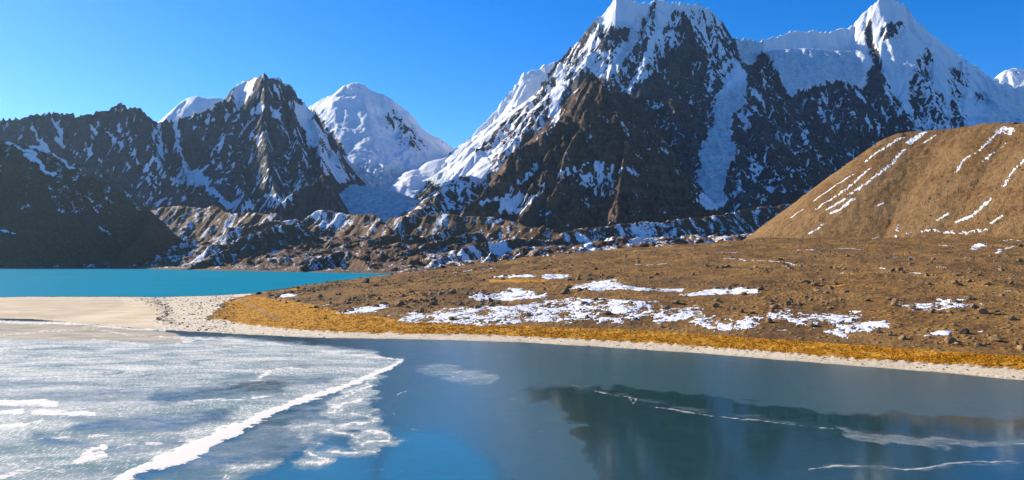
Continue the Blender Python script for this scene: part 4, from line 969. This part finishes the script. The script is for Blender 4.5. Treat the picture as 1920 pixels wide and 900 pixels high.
fr.poly([(752,676),(716,703),(640,732),(560,757),(500,782),(440,810),(380,842),(340,866),(240,920),(330,980),(470,900),(560,850),(650,800),(690,760),(680,730)], .40, 16)
for p, w, v_ in [([(-200,700),(0,690),(200,700),(420,690)],36,.98),([(0,735),(200,735),(380,745)],26,.70),([(150,800),(330,800),(420,775)],26,.38),([(300,745),(420,735),(520,725)],22,.35),([(60,820),(200,845),(330,830)],22,.45),
   ([(300,690),(450,680),(600,690)],26,.85),([(0,660),(300,655),(560,660),(700,672)],18,.95),([(-200,660),(0,655),(150,660)],22,1.05),([(420,715),(560,708),(620,712)],14,.5),([(0,870),(150,880),(250,890)],30,.8),([(430,640),(560,652),(700,670)],12,1.1)]: fr.line(p, w, v_, 14)
fr.poly([(770,690),(830,682),(935,700),(925,720),(860,722),(800,705)], .46, 9)
tn = Paint(0.0)
tn.poly([(-260,604),(0,602),(100,602),(240,615),(330,625),(360,640),(280,642),(120,638),(0,636),(-260,636)], 1.0, 5)
tn.poly([(330,630),(440,638),(520,650),(400,650)], .45, 8)
tn.poly([(-260,556),(0,556),(60,575),(60,597),(-260,600)], .6, 3)
wh = Paint(0.0)
band = [(752,675),(735,688),(700,703),(640,727),(560,752),(500,777),(440,803),(380,836),(345,852),(300,868),(230,898),(150,950)]
for a_, b_, w_ in zip(band[:-1], band[1:], [7,8,9,10,12,17,22,34,28,14,15]): wh.line([a_, b_], w_, 1.0, 4)
for p, w, v_ in [([(-200,760),(0,757),(60,754),(100,757)],12,.9),([(60,772),(110,775),(178,776)],11,.95),([(0,775),(40,772)],8,.9),([(0,800),(50,797),(80,788)],9,.85),([(155,850),(170,845),(195,838)],10,.95),([(140,865),(165,856),(198,854)],9,.95),([(225,838),(255,831)],5,.9),
   ([(60,826),(110,820),(135,815)],6,.8),([(330,828),(380,822)],4,.8),([(280,852),(330,842)],5,.8),([(0,895),(60,880),(120,880)],14,.6),([(0,870),(30,872)],8,.7),([(170,818),(210,816)],4,.9),([(270,832),(320,833)],4,.85),
   ([(488,706),(500,701),(508,697)],7,.9),([(350,752),(430,750),(480,745)],6,.75),([(520,690),(560,690)],4,.8),([(410,720),(450,717)],3,.8),([(470,712),(500,714)],3,.7),([(480,745),(510,742)],6,.8),
   ([(0,603),(60,605),(150,607),(230,615),(310,620)],5,.9),([(0,629),(60,623),(160,617),(200,620),(240,628),(300,632)],3,.85),([(170,636),(230,641),(280,648)],4,.85),([(300,632),(420,636),(520,645),(620,662),(752,674)],4,.85),([(340,637),(360,640),(330,645)],4,.8),([(420,648),(450,645)],4,.6)]: wh.line(p, w, v_*.9, 5)
# lace on the open side of the ridge
for p, w, v_ in [([(706,707),(700,713),(690,718),(700,725),(683,730),(660,735),(640,748)],7,.95),([(700,742),(682,735),(670,740)],5,.9),([(682,748),(660,755),(640,762),(625,775),(645,772)],9,.95),([(622,762),(640,760),(650,775)],8,.8),([(655,775),(675,778),(695,775),(690,782),(716,785),(700,792),(660,796),(630,798),(615,805),(640,812),(660,818),(680,830)],6,1.0),
   ([(690,808),(720,808),(732,818),(730,828),(700,828),(680,835)],9,.85),([(672,818),(700,812),(720,820)],6,.6),([(660,838),(670,846),(698,845),(700,848),(660,849),(620,846)],6,.95),([(578,848),(600,856),(615,862),(600,868),(575,868)],8,.9),([(612,852),(617,865)],7,.95),([(548,872),(575,868)],4,.8),([(415,895),(425,882),(430,878)],7,.9),([(430,880),(480,874),(520,870)],4,.7),
   ([(560,800),(590,795),(605,797)],9,.55),([(590,832),(605,832)],4,.7),([(565,820),(580,826)],4,.5)]: wh.line(p, w*.62, v_*.82, 3.2); fr.line(p, w*2.5, .75, 8)
wh.poly([(800,688),(850,684),(900,700),(905,716),(870,716),(830,706)], .30, 8)
ln = Paint(0.0)
def crack(p, w=2.6, v_=1.0): ln.line(p, w, v_, 3.0)
crack([(1075,722),(1105,731),(1150,741),(1180,745),(1188,757),(1240,765),(1300,774),(1330,780),(1400,786),(1470,794),(1560,804)], 2.5); crack([(1560,804),(1590,816),(1640,826),(1720,833),(1920,832)], 2.2, .75)
fr.poly([(1560,802),(1640,812),(1780,822),(1930,828),(1930,836),(1760,838),(1650,834),(1590,820)], .42, 4); fr.line([(1090,724),(1150,737),(1260,762),(1400,782),(1500,794)], 8, .22, 4)
crack([(1180,745),(1196,748),(1190,757)], 3.2); crack([(1590,806),(1640,818),(1720,826),(1800,830)], 2.4, .7)
crack([(1512,881),(1560,875),(1640,874),(1700,880),(1745,876),(1780,870),(1830,864),(1860,866),(1925,862)], 2.6); fr.line([(1540,878),(1640,874),(1745,878),(1830,868),(1925,868)], 8, .3, 4)
crack([(765,730),(745,742),(722,757),(724,765),(742,778),(750,790),(770,802),(790,806)], 2.8, .8); crack([(825,808),(860,822),(890,835),(925,848)], 2.2, .6)
crack([(655,897),(690,882),(720,880)], 2.6, .7); crack([(730,893),(775,872)], 2.4, .7); crack([(1075,722),(1040,724),(1000,735)], 2, .5)
bl = Paint(0.0)
bl.poly([(700,920),(740,810),(780,792),(840,797),(890,830),(930,880),(950,980),(400,980),(420,910),(560,860),(620,830),(700,860)], 1.0, 22)  # where the mirrored sky is painted blue
bl.poly([(730,760),(780,720),(920,725),(990,740),(940,790),(860,800),(760,800)], .40, 26)
rg = Paint(0.13)
rg.poly([(690,640),(1000,640),(1920,712),(2200,730),(2200,980),(1000,980),(960,890),(900,830),(840,795),(780,792),(720,780)], .20, 34)
rg.poly([(965,737),(1000,726),(1075,722),(1190,750),(1300,768),(1500,795),(1900,831),(2200,835),(2200,980),(1150,980),(1112,862),(1090,852),(1100,838),(1080,810),(1086,795),(1060,778),(1010,752)], .07, 11)
rg.poly([(1160,745),(1300,768),(1560,800),(1900,828),(2200,833),(2200,790),(1560,775),(1250,735),(1100,724)], .045, 7)
def ice_attrs(c, x, y):
    py = HY+F*CH/y
    js_ = fbm(x/1.5, y/1.8, 4, 331, .65)
    jx_ = fbm(x/5, y/7, 5, 301, .6)*20; jy_ = fbm(x/5, y/7, 5, 307, .6)*7
    k = np.clip((py-600)/150, .15, 1)
    f = fr.get(c+jx_*k*2, py+jy_*k*2)*(1+fbm(x/26, y/9, 4, 311)*.55); w = wh.get(c+jx_*k+js_*9, py+jy_*k+js_*3)
    return dict(frost=f, white=w, tan=tn.get(c+jx_*k, py+jy_*k*.4), line=ln.get(c+jx_*k*.5, py+jy_*k*.5)*(1.12+fbm(x/6, y/8, 4, 319)*.7), blue=bl.get(c, py), rough=rg.get(c+jx_*3*k, py+jy_*3*k), dz=w*.05)
rowsI = np.concatenate([CH*F/np.linspace(960-HY, 594-HY, 270), [355, 370, 420, 480, 515]]); rowsI[-5:] = [352, 375, 420, 480, 520]
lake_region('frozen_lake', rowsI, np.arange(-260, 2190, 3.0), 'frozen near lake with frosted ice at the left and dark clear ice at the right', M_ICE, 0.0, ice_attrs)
lake_region('frozen_lake', np.array([-40., 10, 40, 78.9]), np.linspace(-3000, 5000, 12), 'ice of the near lake towards the viewer', M_ICE, 0.0, lambda c, x, y: dict(frost=x*0+.3, white=x*0, tan=x*0, line=x*0, blue=x*0, rough=x*0+.1))
print('ice', round(time.time()-T0, 1))

# ------------------------------------------------------------------ air
HAZE = 0.000011
hz = NT('air'); hz.t.nodes.remove(hz.b); pv = hz.t.nodes.new('ShaderNodeVolumePrincipled'); pv.inputs['Density'].default_value = HAZE
pv.inputs['Color'].default_value = (.50, .74, 1.0, 1); pv.inputs['Anisotropy'].default_value = .5
hz.t.links.new(pv.outputs[0], hz.out.inputs['Volume'])
bx = np.array([[x_, y_, z_] for x_ in (-12500, 12500) for y_ in (-2500, 14500) for z_ in (-8, 2100)], np.float32)
bf = np.array([[0, 1, 3, 2], [4, 6, 7, 5], [0, 4, 5, 1], [2, 3, 7, 6], [0, 2, 6, 4], [1, 5, 7, 3]], np.int32)
if HAZE > 0: link('haze', make_mesh('haze', bx, bf, None, hz.m, False), kind='stuff', label='thin bluish haze in the air over the whole valley')
print('script done', round(time.time()-T0, 1))
